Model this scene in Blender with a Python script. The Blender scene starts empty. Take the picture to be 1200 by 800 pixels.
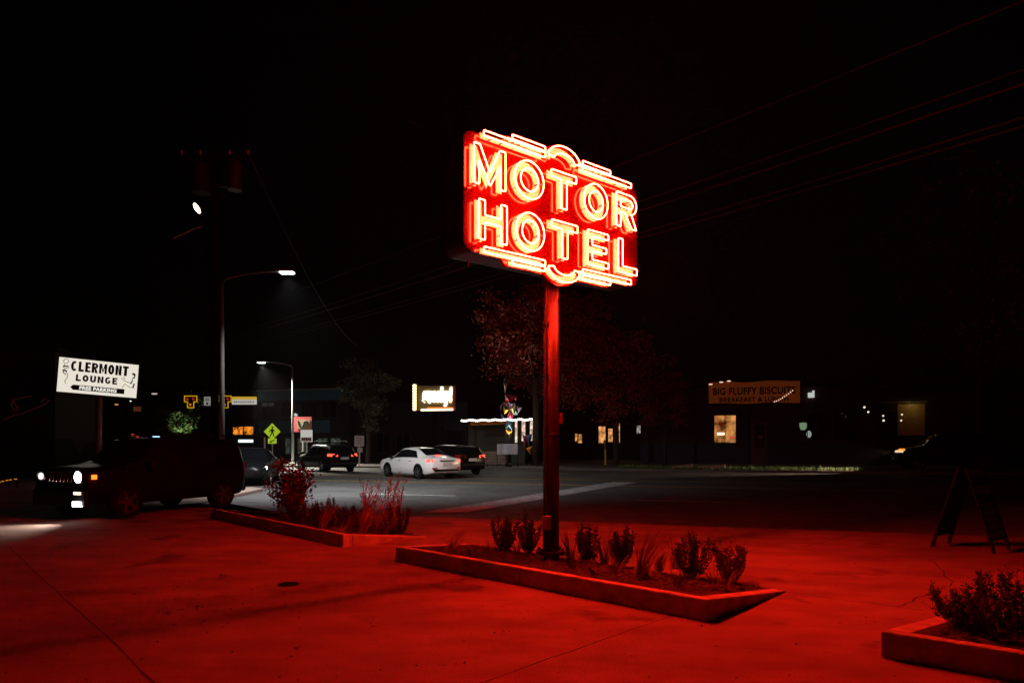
import bpy, bmesh, math, random
from mathutils import Vector, Matrix
from mathutils.geometry import tessellate_polygon
random.seed(7)
C = bpy.context.scene.collection
SC = bpy.context.scene
PI = math.pi
EYE, F, HOR = 1.6, 800.0, 518.0

def W(x, y, z):
    """world point seen at photo pixel x,y at depth z"""
    return Vector(((x-600)/F*z, z, EYE+(HOR-y)/F*z))
def G(x, y, h=0.0):
    z = (EYE-h)*F/(y-HOR)
    return Vector(((x-600)/F*z, z, h))

# ------------------------------------------------------------------ materials
MATS = {}
def mat(name, col, rough=0.6, metal=0.0, var=0.0, scale=6.0, bump=0.0, bscale=40.0, spec=0.5, coat=0.0):
    if name in MATS: return MATS[name]
    m = bpy.data.materials.new(name); m.use_nodes = True
    nt = m.node_tree; b = nt.nodes['Principled BSDF']
    c = (col[0], col[1], col[2], 1)
    b.inputs['Base Color'].default_value = c
    b.inputs['Roughness'].default_value = rough
    b.inputs['Metallic'].default_value = metal
    b.inputs['Specular IOR Level'].default_value = spec
    b.inputs['Coat Weight'].default_value = coat
    b.inputs['Coat Roughness'].default_value = 0.06
    tc = nt.nodes.new('ShaderNodeTexCoord')
    if var > 0:
        n = nt.nodes.new('ShaderNodeTexNoise'); n.inputs['Scale'].default_value = scale; n.inputs['Detail'].default_value = 6
        nt.links.new(tc.outputs['Object'], n.inputs['Vector'])
        r = nt.nodes.new('ShaderNodeValToRGB')
        r.color_ramp.elements[0].position = 0.3; r.color_ramp.elements[1].position = 0.72
        r.color_ramp.elements[0].color = tuple(max(0, x*(1-var)) for x in col)+(1,)
        r.color_ramp.elements[1].color = tuple(min(1, x*(1+var)) for x in col)+(1,)
        nt.links.new(n.outputs['Fac'], r.inputs['Fac']); nt.links.new(r.outputs['Color'], b.inputs['Base Color'])
        mr = nt.nodes.new('ShaderNodeMapRange')
        mr.inputs['To Min'].default_value = max(0.02, rough-0.12); mr.inputs['To Max'].default_value = min(1, rough+0.12)
        nt.links.new(n.outputs['Fac'], mr.inputs['Value']); nt.links.new(mr.outputs['Result'], b.inputs['Roughness'])
    if bump > 0:
        n2 = nt.nodes.new('ShaderNodeTexNoise'); n2.inputs['Scale'].default_value = bscale; n2.inputs['Detail'].default_value = 8
        nt.links.new(tc.outputs['Object'], n2.inputs['Vector'])
        bp = nt.nodes.new('ShaderNodeBump'); bp.inputs['Strength'].default_value = bump; bp.inputs['Distance'].default_value = 0.02
        nt.links.new(n2.outputs['Fac'], bp.inputs['Height']); nt.links.new(bp.outputs['Normal'], b.inputs['Normal'])
    MATS[name] = m
    return m
def emis(name, col, s):
    if name in MATS: return MATS[name]
    m = bpy.data.materials.new(name); m.use_nodes = True
    nt = m.node_tree; b = nt.nodes['Principled BSDF']
    b.inputs['Base Color'].default_value = (0.05, 0.05, 0.05, 1)
    b.inputs['Emission Color'].default_value = (col[0], col[1], col[2], 1)
    b.inputs['Emission Strength'].default_value = s
    MATS[name] = m
    return m
def pane(name, col, s, scale=3.0, lo=0.25):
    """a lit window: uneven interior seen through the glass"""
    if name in MATS: return MATS[name]
    m = emis(name, col, s); nt = m.node_tree; b = nt.nodes['Principled BSDF']
    b.inputs['Roughness'].default_value = 0.15
    tc = nt.nodes.new('ShaderNodeTexCoord'); n = nt.nodes.new('ShaderNodeTexNoise')
    n.inputs['Scale'].default_value = scale; n.inputs['Detail'].default_value = 3
    nt.links.new(tc.outputs['Object'], n.inputs['Vector'])
    r = nt.nodes.new('ShaderNodeMapRange'); r.inputs['From Min'].default_value = 0.38; r.inputs['From Max'].default_value = 0.66
    r.inputs['To Min'].default_value = s*lo; r.inputs['To Max'].default_value = s*1.5
    nt.links.new(n.outputs['Fac'], r.inputs['Value']); nt.links.new(r.outputs['Result'], b.inputs['Emission Strength'])
    return m

# ------------------------------------------------------------------ mesh helper
class MB:
    def __init__(s): s.v = []; s.f = []; s.mi = []; s.cur = 0
    def add(s, vs, fs):
        o = len(s.v); s.v += [tuple(v) for v in vs]; s.f += [tuple(i+o for i in f) for f in fs]; s.mi += [s.cur]*len(fs); return s
    def box(s, c, d, rz=0.0, R=None):
        c = Vector(c); hx, hy, hz = d[0]/2, d[1]/2, d[2]/2
        M = R if R is not None else Matrix.Rotation(rz, 3, 'Z')
        vs = [c+M@Vector((x*hx, y*hy, z*hz)) for x in (-1,1) for y in (-1,1) for z in (-1,1)]
        return s.add(vs, [(0,1,3,2),(4,6,7,5),(0,4,5,1),(2,3,7,6),(0,2,6,4),(1,5,7,3)])
    def hexa(s, p):   # p: 4 bottom, 4 top
        return s.add(p, [(3,2,1,0),(4,5,6,7),(0,1,5,4),(1,2,6,5),(2,3,7,6),(3,0,4,7)])
    def quad(s, a, b, c, d): return s.add([a,b,c,d], [(0,1,2,3)])
    def tube(s, pts, r, n=8, closed=False, caps=True):
        pts = [Vector(p) for p in pts]; k = len(pts)
        rs = r if isinstance(r, (list, tuple)) else [r]*k
        vs = []; up = None
        for i in range(k):
            if closed: a, b = pts[(i-1) % k], pts[(i+1) % k]
            else: a, b = pts[max(0,i-1)], pts[min(k-1,i+1)]
            t = (b-a)
            if t.length < 1e-9: t = Vector((0,0,1))
            t.normalize()
            if up is None:
                up = Vector((0,1,0)) if abs(t.y) < 0.9 else Vector((1,0,0))
            u = (up - t*up.dot(t))
            if u.length < 1e-6: u = t.orthogonal()
            u.normalize(); w = t.cross(u); up = u
            for j in range(n):
                a_ = 2*PI*j/n
                vs.append(pts[i]+(u*math.cos(a_)+w*math.sin(a_))*rs[i])
        fs = []
        m = k if closed else k-1
        for i in range(m):
            i2 = (i+1) % k
            for j in range(n):
                j2 = (j+1) % n
                fs.append((i*n+j, i*n+j2, i2*n+j2, i2*n+j))
        if not closed and caps:
            fs.append(tuple(range(n-1,-1,-1))); fs.append(tuple((k-1)*n+j for j in range(n)))
        return s.add(vs, fs)
    def cyl(s, a, b, r, n=16, r2=None): return s.tube([a, b], [r, r if r2 is None else r2], n)
    def poly(s, loops, to3, d0, d1):
        """flat polygon with holes, extruded from depth d0 to d1; to3(x,z,d) -> point"""
        flat = [p for l in loops for p in l]
        tris = tessellate_polygon([[Vector((p[0], p[1], 0)) for p in l] for l in loops])
        n = len(flat)
        vs = [to3(p[0], p[1], d0) for p in flat]+[to3(p[0], p[1], d1) for p in flat]
        fs = [tuple(t) for t in tris]+[tuple(n+i for i in reversed(t)) for t in tris]
        o = 0
        for l in loops:
            k = len(l)
            for i in range(k):
                j = (i+1) % k
                fs.append((o+i, o+j, n+o+j, n+o+i))
            o += k
        return s.add(vs, fs)
    def build(s, name, m, parent=None, smooth=False, bevel=0.0):
        me = bpy.data.meshes.new(name); me.from_pydata(s.v, [], s.f)
        bm = bmesh.new(); bm.from_mesh(me); bmesh.ops.recalc_face_normals(bm, faces=bm.faces); bm.to_mesh(me); bm.free()
        for mm in (m if isinstance(m, (list, tuple)) else [m]): me.materials.append(mm)
        for p, i in zip(me.polygons, s.mi): p.material_index = i
        if smooth:
            for p in me.polygons: p.use_smooth = True
        o = bpy.data.objects.new(name, me); C.objects.link(o)
        if parent is not None: o.parent = parent
        if bevel > 0:
            b = o.modifiers.new('bevel', 'BEVEL'); b.width = bevel; b.segments = 2; b.limit_method = 'ANGLE'
        return o
def tag(o, label, cat, group=None):
    o['label'] = label; o['category'] = cat
    if group: o['group'] = group
    return o
def thing(name, label, cat, loc=(0,0,0), rz=0.0, group=None):
    o = bpy.data.objects.new(name, None); C.objects.link(o); o.empty_display_size = 0.2
    o.location = loc; o.rotation_euler = (0,0,rz)
    return tag(o, label, cat, group)
def struct(o): o['kind'] = 'structure'; return o
def text_obj(txt, name, m, parent, loc, height, width=None, rot=(PI/2,0,0), depth=0.004, bold=0.0, align='CENTER', shear=0.0):
    cu = bpy.data.curves.new(name, 'FONT'); cu.body = txt; cu.size = 1; cu.extrude = 0.0; cu.offset = bold; cu.align_x = align; cu.shear = shear; cu.space_character = 1.0+bold*2.2
    t = bpy.data.objects.new(name, cu); C.objects.link(t)
    bpy.context.view_layer.update()
    me = bpy.data.meshes.new_from_object(t.evaluated_get(bpy.context.evaluated_depsgraph_get()))
    bpy.data.objects.remove(t); bpy.data.curves.remove(cu)
    xs = [v.co.x for v in me.vertices]; ys = [v.co.y for v in me.vertices]
    sy = height/(max(ys)-min(ys)); sx = sy if width is None else width/(max(xs)-min(xs))
    cx = (max(xs)+min(xs))/2 if align == 'CENTER' else min(xs); cy = (max(ys)+min(ys))/2
    bm = bmesh.new(); bm.from_mesh(me)
    for v in bm.verts: v.co = Vector(((v.co.x-cx)*sx, (v.co.y-cy)*sy, 0))
    ex = bmesh.ops.extrude_face_region(bm, geom=bm.faces[:])
    for g in ex['geom']:
        if isinstance(g, bmesh.types.BMVert): g.co.z += depth
    bmesh.ops.recalc_face_normals(bm, faces=bm.faces)
    bm.to_mesh(me); bm.free()
    me.name = name; me.materials.clear(); me.materials.append(m)
    o = bpy.data.objects.new(name, me); C.objects.link(o); o.location = loc; o.rotation_euler = rot
    if parent is not None: o.parent = parent
    return o
def lamp(name, kind, loc, power, col, parent=None, rot=None, target=None, size=2.2, blend=0.6, rad=0.08):
    l = bpy.data.lights.new(name, kind); l.energy = power; l.color = col
    if kind == 'SPOT': l.spot_size = size; l.spot_blend = blend
    l.shadow_soft_size = rad
    o = bpy.data.objects.new(name, l); C.objects.link(o); o.location = loc
    if target is not None:
        o.rotation_euler = (Vector(target)-Vector(loc)).to_track_quat('-Z', 'Y').to_euler()
    elif rot is not None: o.rotation_euler = rot
    if parent is not None: o.parent = parent
    return o

# ------------------------------------------------------------------ camera, world
cd = bpy.data.cameras.new('camera'); cam = bpy.data.objects.new('camera', cd); C.objects.link(cam)
cam.location = (0, 0, EYE); cam.rotation_euler = (PI/2, 0, 0)
cd.sensor_width = 36; cd.lens = 36*F/1200; cd.shift_y = (HOR-400)/1200; cd.clip_end = 1500; cd.clip_start = 0.05
SC.camera = cam
wd = bpy.data.worlds.new('World'); SC.world = wd; wd.use_nodes = True
nt = wd.node_tree; bg = nt.nodes['Background']
sky = nt.nodes.new('ShaderNodeTexSky'); sky.sky_type = 'NISHITA'; sky.sun_disc = False
sky.sun_elevation = math.radians(2); sky.sun_rotation = math.radians(200)
nt.links.new(sky.outputs['Color'], bg.inputs['Color']); bg.inputs['Strength'].default_value = 0.00025
SC.view_settings.view_transform = 'Standard'; SC.view_settings.look = 'None'; SC.view_settings.exposure = 0; SC.view_settings.gamma = 1
SC.cycles.use_denoising = True
SC.cycles.sample_clamp_indirect = 25
SC.cycles.max_bounces = 6

# ------------------------------------------------------------------ setting: ground, lot, road
def ground_mat(name, col, var, stain=0.0, rough=0.8, bump=0.25, bscale=60, big=0.35, spec=0.3):
    SPEC = spec
    m = bpy.data.materials.new(name); m.use_nodes = True; nt = m.node_tree; b = nt.nodes['Principled BSDF']
    b.inputs['Specular IOR Level'].default_value = SPEC
    tc = nt.nodes.new('ShaderNodeTexCoord')
    def noise(s, d=6, st=(1,1,1), rot=0):
        mp = nt.nodes.new('ShaderNodeMapping'); mp.inputs['Scale'].default_value = st; mp.inputs['Rotation'].default_value = (0,0,rot)
        nt.links.new(tc.outputs['Object'], mp.inputs['Vector'])
        n = nt.nodes.new('ShaderNodeTexNoise'); n.inputs['Scale'].default_value = s; n.inputs['Detail'].default_value = d
        nt.links.new(mp.outputs['Vector'], n.inputs['Vector']); return n.outputs['Fac']
    def ramp(f, a, b_, lo, hi):
        r = nt.nodes.new('ShaderNodeMapRange'); r.inputs['From Min'].default_value = a; r.inputs['From Max'].default_value = b_
        r.inputs['To Min'].default_value = lo; r.inputs['To Max'].default_value = hi
        nt.links.new(f, r.inputs['Value']); return r.outputs['Result']
    def mul(a, b_):
        x = nt.nodes.new('ShaderNodeMath'); x.operation = 'MULTIPLY'; nt.links.new(a, x.inputs[0]); nt.links.new(b_, x.inputs[1]); return x.outputs[0]
    k = ramp(noise(big, 5), 0.3, 0.7, 1-var, 1+var)
    k = mul(k, ramp(noise(1.1, 7, (1, 2.2, 1), 0.75), 0.3, 0.7, 1-var*0.8, 1+var*0.8))
    k = mul(k, ramp(noise(90, 3), 0.3, 0.7, 1-var*0.9, 1+var*0.9))
    if stain > 0:
        k = mul(k, ramp(noise(0.9, 9), 0.60, 0.68, 1.0, 1-stain))
        k = mul(k, ramp(noise(7, 4), 0.68, 0.73, 1.0, 1-stain*0.9))
    v = nt.nodes.new('ShaderNodeVectorMath'); v.operation = 'SCALE'; v.inputs[0].default_value = col
    nt.links.new(k, v.inputs['Scale']); nt.links.new(v.outputs['Vector'], b.inputs['Base Color'])
    nt.links.new(ramp(noise(3, 6), 0.3, 0.7, rough-0.15, min(1, rough+0.12)), b.inputs['Roughness'])
    bp = nt.nodes.new('ShaderNodeBump'); bp.inputs['Strength'].default_value = bump; bp.inputs['Distance'].default_value = 0.01
    nt.links.new(noise(bscale, 8), bp.inputs['Height']); nt.links.new(bp.outputs['Normal'], b.inputs['Normal'])
    return m
M_LOT = ground_mat('lot_concrete', (0.20,0.145,0.125), 0.28, 0.5, spec=0.06, rough=0.9)
M_WALK = ground_mat('sidewalk_concrete', (0.19,0.14,0.12), 0.28, 0.5, spec=0.06, rough=0.9)
M_ROAD = ground_mat('asphalt', (0.066,0.065,0.064), 0.28, 0.3, rough=0.75, bump=0.5, bscale=140)
M_EARTH = ground_mat('earth', (0.05,0.05,0.045), 0.3)
M_FAR = ground_mat('far_concrete', (0.16,0.15,0.14), 0.2, 0.2)
M_KERB = mat('kerb_concrete', (0.40,0.34,0.32), 0.9, var=0.35, scale=5, bump=0.6, bscale=35, spec=0.1)
def slab(name, pts, z, m, thick=0.0):
    b = MB()
    if thick > 0: b.poly([[(p[0],p[1]) for p in pts]], lambda x, y, d: (x, y, d), z-thick, z)
    else: b.add([(p[0],p[1],z) for p in pts], [tuple(range(len(pts)))])
    o = b.build(name, m); return struct(o)
slab('ground', [(-600,-60),(600,-60),(600,900),(-600,900)], -0.30, M_EARTH)
def near(X): return 14.1-0.30*X
def far(X): return 42.6-0.29*X
slab('road', [(-200, near(-200)-30), (200, near(200)-30), (200, far(200)+4), (-200, far(-200)+4)], -0.10, M_ROAD)
# lot and sidewalk: one slab each, the kerb towards the road is a real step
bump_pts = [(-70,24.5+8),(-9.2,24.4),(-8.6,23.6),(-8.4,19.0),(-7.4,16.6),(-6.4,near(-6.4))]
# boundary between lot and sidewalk follows the planter backs
u_ = Vector((0.733,-0.68)); n_ = Vector((0.68,0.733))
Cc = Vector((2.94,7.31)); Dd = Vector((-0.94,10.76))
bl = [(-60, 10.76+ (60-0.94)*0.89), (2.94,7.31), (2.94+20*0.733, 7.31-20*0.68), (40,-30)]
slab('parking_lot', [(-60,-30),(40,-30),bl[2],(3.9,6.45),bl[1],(-0.94,10.9),(-1.42,11.55),(-4.9,15.15),(-12,22.4),(-60,60)], 0.0, M_LOT, 0.25)
slab('sidewalk', [bl[2],(3.9,6.45),bl[1],(-0.94,10.9),(-1.42,11.55),(-4.9,15.15),(-12,22.4),(-14,24.6),(-9.2,24.4),(-8.6,23.6),(-8.4,19.0),(-7.4,16.7),(-6.4,near(-6.4)),(0,near(0)),(12,near(12)),(30,near(30)),(30,-10)], 0.0, M_WALK, 0.25)
# far side of the road
slab('far_pavement', [(-200,far(-200)),(200,far(200)),(200,300),(-200,300)], 0.03, M_FAR, 0.3)
# lawn strip in front of the restaurant (real blades, see below)
M_TAR = mat('joint_filler', (0.03,0.028,0.027), 0.9)
def strip(b, p, q, w, z):
    p = Vector(p[:2]); q = Vector(q[:2]); d = (q-p).normalized(); s = Vector((-d.y, d.x))*w/2
    b.add([(p.x-s.x,p.y-s.y,z),(q.x-s.x,q.y-s.y,z),(q.x+s.x,q.y+s.y,z),(p.x+s.x,p.y+s.y,z)], [(0,1,2,3)])
b = MB()
def wob(p, q, w, z, n=14, amp=0.012):
    p = Vector(p[:2]); q = Vector(q[:2]); prev = p; d = (q-p).normalized(); s = Vector((-d.y,d.x))
    for i in range(1, n+1):
        c = p.lerp(q, i/n)+s*random.uniform(-amp, amp)
        strip(b, prev, c, w*random.uniform(0.7,1.3), z); prev = c
wob(G(10,640), G(195,812), 0.014, 0.004)
wob(G(800,717), G(520,815), 0.011, 0.004)
wob(G(940,641), G(1006,625), 0.014, 0.004, amp=0.02)
wob(G(1050,711), G(1118,683), 0.016, 0.004, amp=0.03)
wob(G(1118,683), G(1088,655), 0.016, 0.0045, amp=0.03)
wob(G(505,634), G(640,603), 0.018, 0.004)
wob(G(922,694), G(1082,715), 0.012, 0.0045)
struct(b.build('pavement_joints', M_TAR))
# road paint
M_YEL = mat('yellow_paint', (0.55,0.36,0.04), 0.7, var=0.3, scale=9)
M_WHT = mat('white_paint', (0.55,0.55,0.52), 0.7, var=0.35, scale=9)
def rl(off, X): return (X, off-0.30*X)
b = MB()
for off in (27.7, 28.05, 31.6, 31.95):
    strip(b, rl(off,-60), rl(off,60), 0.11, -0.094)
struct(b.build('yellow_road_marking', M_YEL))
b = MB()
for X in (-22.6,-13.7,-4.8,3.6,12.5): strip(b, rl(21.1,X), rl(21.1,X+3.0), 0.11, -0.094)
for X in (-20,-10,0,10,20): strip(b, rl(37.4,X), rl(37.4,X+3.0), 0.11, -0.094)
struct(b.build('white_road_marking', M_WHT))
b = MB(); b.add([(-2.15,16.5,-0.088),(-1.1,16.5,-0.088),(5.35,28.9,-0.088),(4.3,29.1,-0.088)], [(0,1,2,3)])
struct(b.build('crosswalk_marking', mat('worn_paint', (0.3,0.29,0.28), 0.8, var=0.5, scale=5)))

# ------------------------------------------------------------------ planters
M_SOIL = mat('mulch', (0.035,0.022,0.015), 0.95, var=0.5, scale=18, bump=0.8, bscale=60)
def planter(label, A, B, Cq, D, h=0.2, hb=0.012, kw=0.16, group='concrete kerbed planters'):
    A, B, Cq, D = [Vector(p) for p in (A,B,Cq,D)]
    t = thing('planter', label, 'planter', ((A.x+B.x)/2, (A.y+B.y)/2, 0), 0, group)
    org = Vector(t.location[:2])
    def P(a, c):
        return (A.lerp(B, a)).lerp(D.lerp(Cq, a), c)-org
    wl = ((B-A).length+(Cq-D).length)/2; dl = ((D-A).length+(Cq-B).length)/2
    a1, c1 = kw/wl, kw/dl
    def H(c): return h+(hb-h)*c
    k = MB()
    segs = max(2, int(wl/1.9))
    def ring_piece(q):   # q: list of (a,c) corners, bottom->top
        bot = [(*P(a,c), -0.02) for a, c in q]; top = [(*P(a,c), H(c)) for a, c in q]
        k.hexa(bot+top)
    gap = 0.004/wl
    for i in range(segs):
        a0 = i/segs+(gap if i else 0); a2 = (i+1)/segs-(gap if i < segs-1 else 0)
        ring_piece([(a0,0),(a2,0),(a2,c1),(a0,c1)])
    e = 0.004/dl
    ring_piece([(0,c1+e),(a1,c1+e),(a1,1),(0,1)])
    ring_piece([(1-a1,c1+e),(1,c1+e),(1,1),(1-a1,1)])
    k.build('kerb', M_KERB, t, bevel=0.018)
    s = MB(); nx, ny = int((wl-2*kw)/0.05), int((dl-kw)/0.05)
    nx = min(nx, 130)
    vs = []
    for j in range(ny+1):
        for i in range(nx+1):
            a = a1*0.98+(1-2*a1*0.98)*i/nx; c = c1*0.98+(1.0-c1*0.98)*j/ny
            edge = min(1, i/3, (nx-i)/3, j/3, (ny-j)/3)
            p = P(a, c); z = max(0.012, H(c)-0.04*edge+edge*(0.035*math.sin(a*wl*3+c*4)*math.sin(c*dl*2.6)+random.uniform(-0.014,0.022)))
            vs.append((p.x, p.y, z))
    s.add(vs, [(j*(nx+1)+i, j*(nx+1)+i+1, (j+1)*(nx+1)+i+1, (j+1)*(nx+1)+i) for j in range(ny) for i in range(nx)])
    for _ in range(min(900, int(wl*dl*130))):   # bark chips lying on the soil
        a = random.uniform(a1*1.4, 1-a1*1.4); c = random.uniform(c1*1.6, 0.97); p = P(a, c)
        R = Matrix.Rotation(random.uniform(0,6.3), 3, 'Z') @ Matrix.Rotation(random.uniform(-0.7,0.7), 3, 'X')
        s.box((p.x, p.y, max(0.02, H(c)-0.01)+random.uniform(0,0.02)), (random.uniform(0.02,0.07), random.uniform(0.008,0.02), 0.006), R=R)
    s.build('mulch_bed', M_SOIL, t)
    return t, (lambda a, c: (*(P(a,c)+org), max(0.0, H(c)-0.045)))
PA, PB, PCc, PD = (-1.577,9.21), (1.737,6.09), (2.94,7.31), (-0.75,10.75)
pl2, at2 = planter('concrete kerbed planter with upright bushes round the base of the red neon sign pole', PA, PB, PCc, PD)
pl1, at1 = planter('concrete kerbed planter with tall red-leaved bush beside the dark SUV', (-6.35,14.4), (-2.576,10.4), (-1.42,11.5), (-5.2,15.5))
pl3, at3 = planter('kerbed corner planter with dark grasses, nearest the camera, in front of the A-frame board', (2.74,5.08), (5.4,2.9), (6.75,4.35), (4.05,6.35))

# ------------------------------------------------------------------ the neon sign
TH = math.radians(39.5)
SX = Vector((0.53, 9.26, 0.09))
sign = thing('neon_sign', 'tall double-sided red neon sign reading MOTOR HOTEL on a round steel pole', 'sign', SX, TH)
DX = -0.045; T2 = 0.22; HW = 1.565; Z0, Z1 = 3.79, 5.22   # heights above the pole base (0.09)
ZC = (Z0+Z1)/2
M_CAB = mat('cabinet_paint', (0.035,0.008,0.007), 0.35, var=0.2, scale=3, spec=0.4)
M_FACE = mat('face_enamel', (0.030,0.0015,0.0008), 0.13, var=0.15, scale=2.5, spec=0.45)
M_CREAM = mat('cream_letter_paint', (0.74,0.76,0.70), 0.5)
M_NEON = emis('neon_gas', (1.0, 0.0160, 0.0054), 470)
M_NEON_BACK = emis('neon_gas_back_dimmed', (1.0, 0.0160, 0.0054), 290)  # back-face tubes dimmed so the ground on that side stays darker
M_POLE = mat('sign_pole_steel', (0.042,0.032,0.03), 0.5, 0.0, var=0.45, scale=5, bump=0.2, bscale=12)
def arc(cx, cz, rx, rz, a0, a1, n):
    return [(cx+rx*math.cos(math.radians(a0+(a1-a0)*i/n)), cz+rz*math.sin(math.radians(a0+(a1-a0)*i/n))) for i in range(n+1)]
r = 0.13
half = []                                            # outline of the cabinet, upper edge left to right
half += arc(-HW+r, Z1-r, r, r, 180, 90, 8)
half += [(-1.0, Z1), (-0.93, Z1+0.10), (-0.33, Z1+0.10)]
half += arc(0, Z1+0.0, 0.32, 0.21, 152, 28, 14)
half += [(0.33, Z1+0.10), (0.93, Z1+0.10), (1.0, Z1)]
half += arc(HW-r, Z1-r, r, r, 90, 0, 8)
outline = half+[(x, 2*ZC-z) for x, z in reversed(half)]
plain = arc(-HW+r, Z1-r, r, r, 180, 90, 8)+arc(HW-r, Z1-r, r, r, 90, 0, 8)
topped = half+[(x, 2*ZC-z) for x, z in reversed(plain)]
plain = plain+[(x, 2*ZC-z) for x, z in reversed(plain)]
front3 = lambda x, z, d: (x+DX, -T2-d, z)            # d: how far in front of the front face
back3 = lambda x, z, d: (-x+DX, T2+d, z)
b = MB(); b.poly([plain], lambda x, z, d: (x+DX, d, z), -T2+0.05, T2-0.05)
b.build('cabinet', M_CAB, sign, bevel=0.008)
def shrink(pts, k):
    return [(x*(1-k/HW), ZC+(z-ZC)*(1-k/0.8)) for x, z in pts]
for to3 in (front3, back3):
    b = MB(); b.poly([outline if to3 is front3 else topped], to3, -0.049, 0.0)
    b.build('face_panel', M_FACE, sign, bevel=0.004)
ST = 0.092; LH = 0.475
def letter_loops(ch, w, h=LH, s=ST):
    if ch == 'H':
        m0, m1 = h*0.44, h*0.44+s*0.95
        return [[(0,0),(s,0),(s,m0),(w-s,m0),(w-s,0),(w,0),(w,h),(w-s,h),(w-s,m1),(s,m1),(s,h),(0,h)]]
    if ch == 'T':
        a = w/2-s/2-0.006; c = w/2+s/2+0.006
        return [[(a,0),(c,0),(c,h-s),(w,h-s),(w,h),(0,h),(0,h-s),(a,h-s)]]
    if ch == 'E':
        k = s*0.86; m0 = h*0.5-k/2; m1 = h*0.5+k/2
        return [[(0,0),(w,0),(w,k),(s,k),(s,m0),(w*0.9,m0),(w*0.9,m1),(s,m1),(s,h-k),(w,h-k),(w,h),(0,h)]]
    if ch == 'L':
        return [[(0,0),(w,0),(w,s),(s,s),(s,h),(0,h)]]
    if ch == 'M':
        t = s*1.02; vy = 0.0
        return [[(0,0),(t*0.85,0),(t*0.85,h*0.60),(w/2-0.0,h*0.02),(w-t*0.85,h*0.60),(w-t*0.85,0),(w,0),(w,h),(w-t*0.95,h),(w/2,h*0.36),(t*0.95,h),(0,h)]]
    if ch == 'O':
        o = arc(w/2, h/2, w/2, h/2, 0, 352.5, 47); i = arc(w/2, h/2, w/2-s*1.04, h/2-s*1.04, 352.5, 0, 47)
        return [o, i]
    if ch in 'CG':
        o = arc(w/2, h/2, w/2, h/2, 48, 318, 30); i = arc(w/2, h/2, w/2-s, h/2-s*0.9, 318, 48, 30)
        if ch == 'C': return [o+i]
        return [o+[(w*0.93,h*0.18),(w*0.93,h*0.50),(w*0.55,h*0.50),(w*0.55,h*0.36),(w*0.93-s,h*0.36)]+i]
    if ch == 'N':
        return [[(0,0),(s,0),(s,h*0.62),(w-s,0),(w,0),(w,h),(w-s,h),(w-s,h*0.38),(s,h),(0,h)]]
    if ch == 'U':
        return [[(0,h)]+arc(w/2,w/2*0.9,w/2,w/2*0.9,180,360,16)+[(w,h),(w-s,h)]+arc(w/2,w/2*0.9,w/2-s,w/2*0.9-s,360,180,16)+[(s,h)]]
    if ch == 'R':
        bh = h*0.43; rr = (h-bh)/2
        top = arc(w-rr, h-rr, rr, rr, 90, -90, 14)
        outer = [(0,0),(s,0),(s,bh),(w*0.42,bh),(w-s*1.05,0),(w,0),(w*0.74,bh+0.004)]
        outer += list(reversed(top))+[(0,h)]
        ir = rr-s*0.86
        inn = arc(w-rr, h-rr, ir, ir, 90, -90, 10)+[(s,h-rr-ir),(s,h-rr+ir)]
        return [outer, inn]
def roundc(loop, rad=0.016, n=3):
    out = []; k = len(loop)
    for i in range(k):
        p0, p, p1 = Vector(loop[i-1]), Vector(loop[i]), Vector(loop[(i+1) % k])
        a = (p0-p); c = (p1-p); la, lc = a.length, c.length
        if la < 1e-6 or lc < 1e-6: continue
        ang = a.angle(c)
        if ang > 2.75: out.append(tuple(p)); continue
        q = min(rad, la*0.45, lc*0.45); A_ = p+a/la*q; C_ = p+c/lc*q
        for j in range(n+1):
            t = j/n; out.append(tuple((1-t)**2*A_+2*t*(1-t)*p+t*t*C_))
    return out
M_GLASS = mat('tube_support_glass', (0.10,0.09,0.09), 0.4)
TD, TR = 0.088, 0.0070
def neon_loops(loops, to3, x0, z0, name_support=True, parent=None, inset=0.006):
    b = MB()
    for l in loops:
        pts = roundc(l) if len(l) < 40 else l
        b.tube([to3(x0+x, z0+z, TD) for x, z in pts], TR, 6, closed=True)
    s = b; s.cur = 1
    for l in loops:
        k = len(l); n = max(2, min(5, k//3))
        for q in range(n):
            i = int(q*k/n); p, p2 = Vector(l[i]), Vector(l[(i+1) % k]); c = p.lerp(p2, 0.5)
            s.cyl(to3(x0+c.x, z0+c.y, 0.004), to3(x0+c.x, z0+c.y, TD), 0.005, 6)
        for dd in (0.0, 0.035):   # electrode ends bent back into the face
            p = Vector(l[0]); c = p.lerp(Vector(l[1]), 0.12+dd*5)
            s.cyl(to3(x0+c.x, z0+c.y, 0.004), to3(x0+c.x, z0+c.y, TD+0.004), 0.009, 8)
    b.build('neon_tube', [M_NEON if to3 is front3 else M_NEON_BACK, M_GLASS], parent, smooth=True)
ROW1 = [('M',.088,.567),('O',.715,1.197),('T',1.33,1.785),('O',1.935,2.40),('R',2.58,3.008)]
ROW2 = [('H',.161,.590),('O',.738,1.207),('T',1.335,1.808),('E',2.0,2.415),('L',2.62,3.02)]
def painted(loops, to3, x0, z0, name='painted_letter', grow=0.0):
    b = MB(); b.poly([[(x0+x, z0+z) for x, z in l] for l in loops], to3, -0.002, 0.006)
    return b.build(name, M_CREAM, sign)
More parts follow.
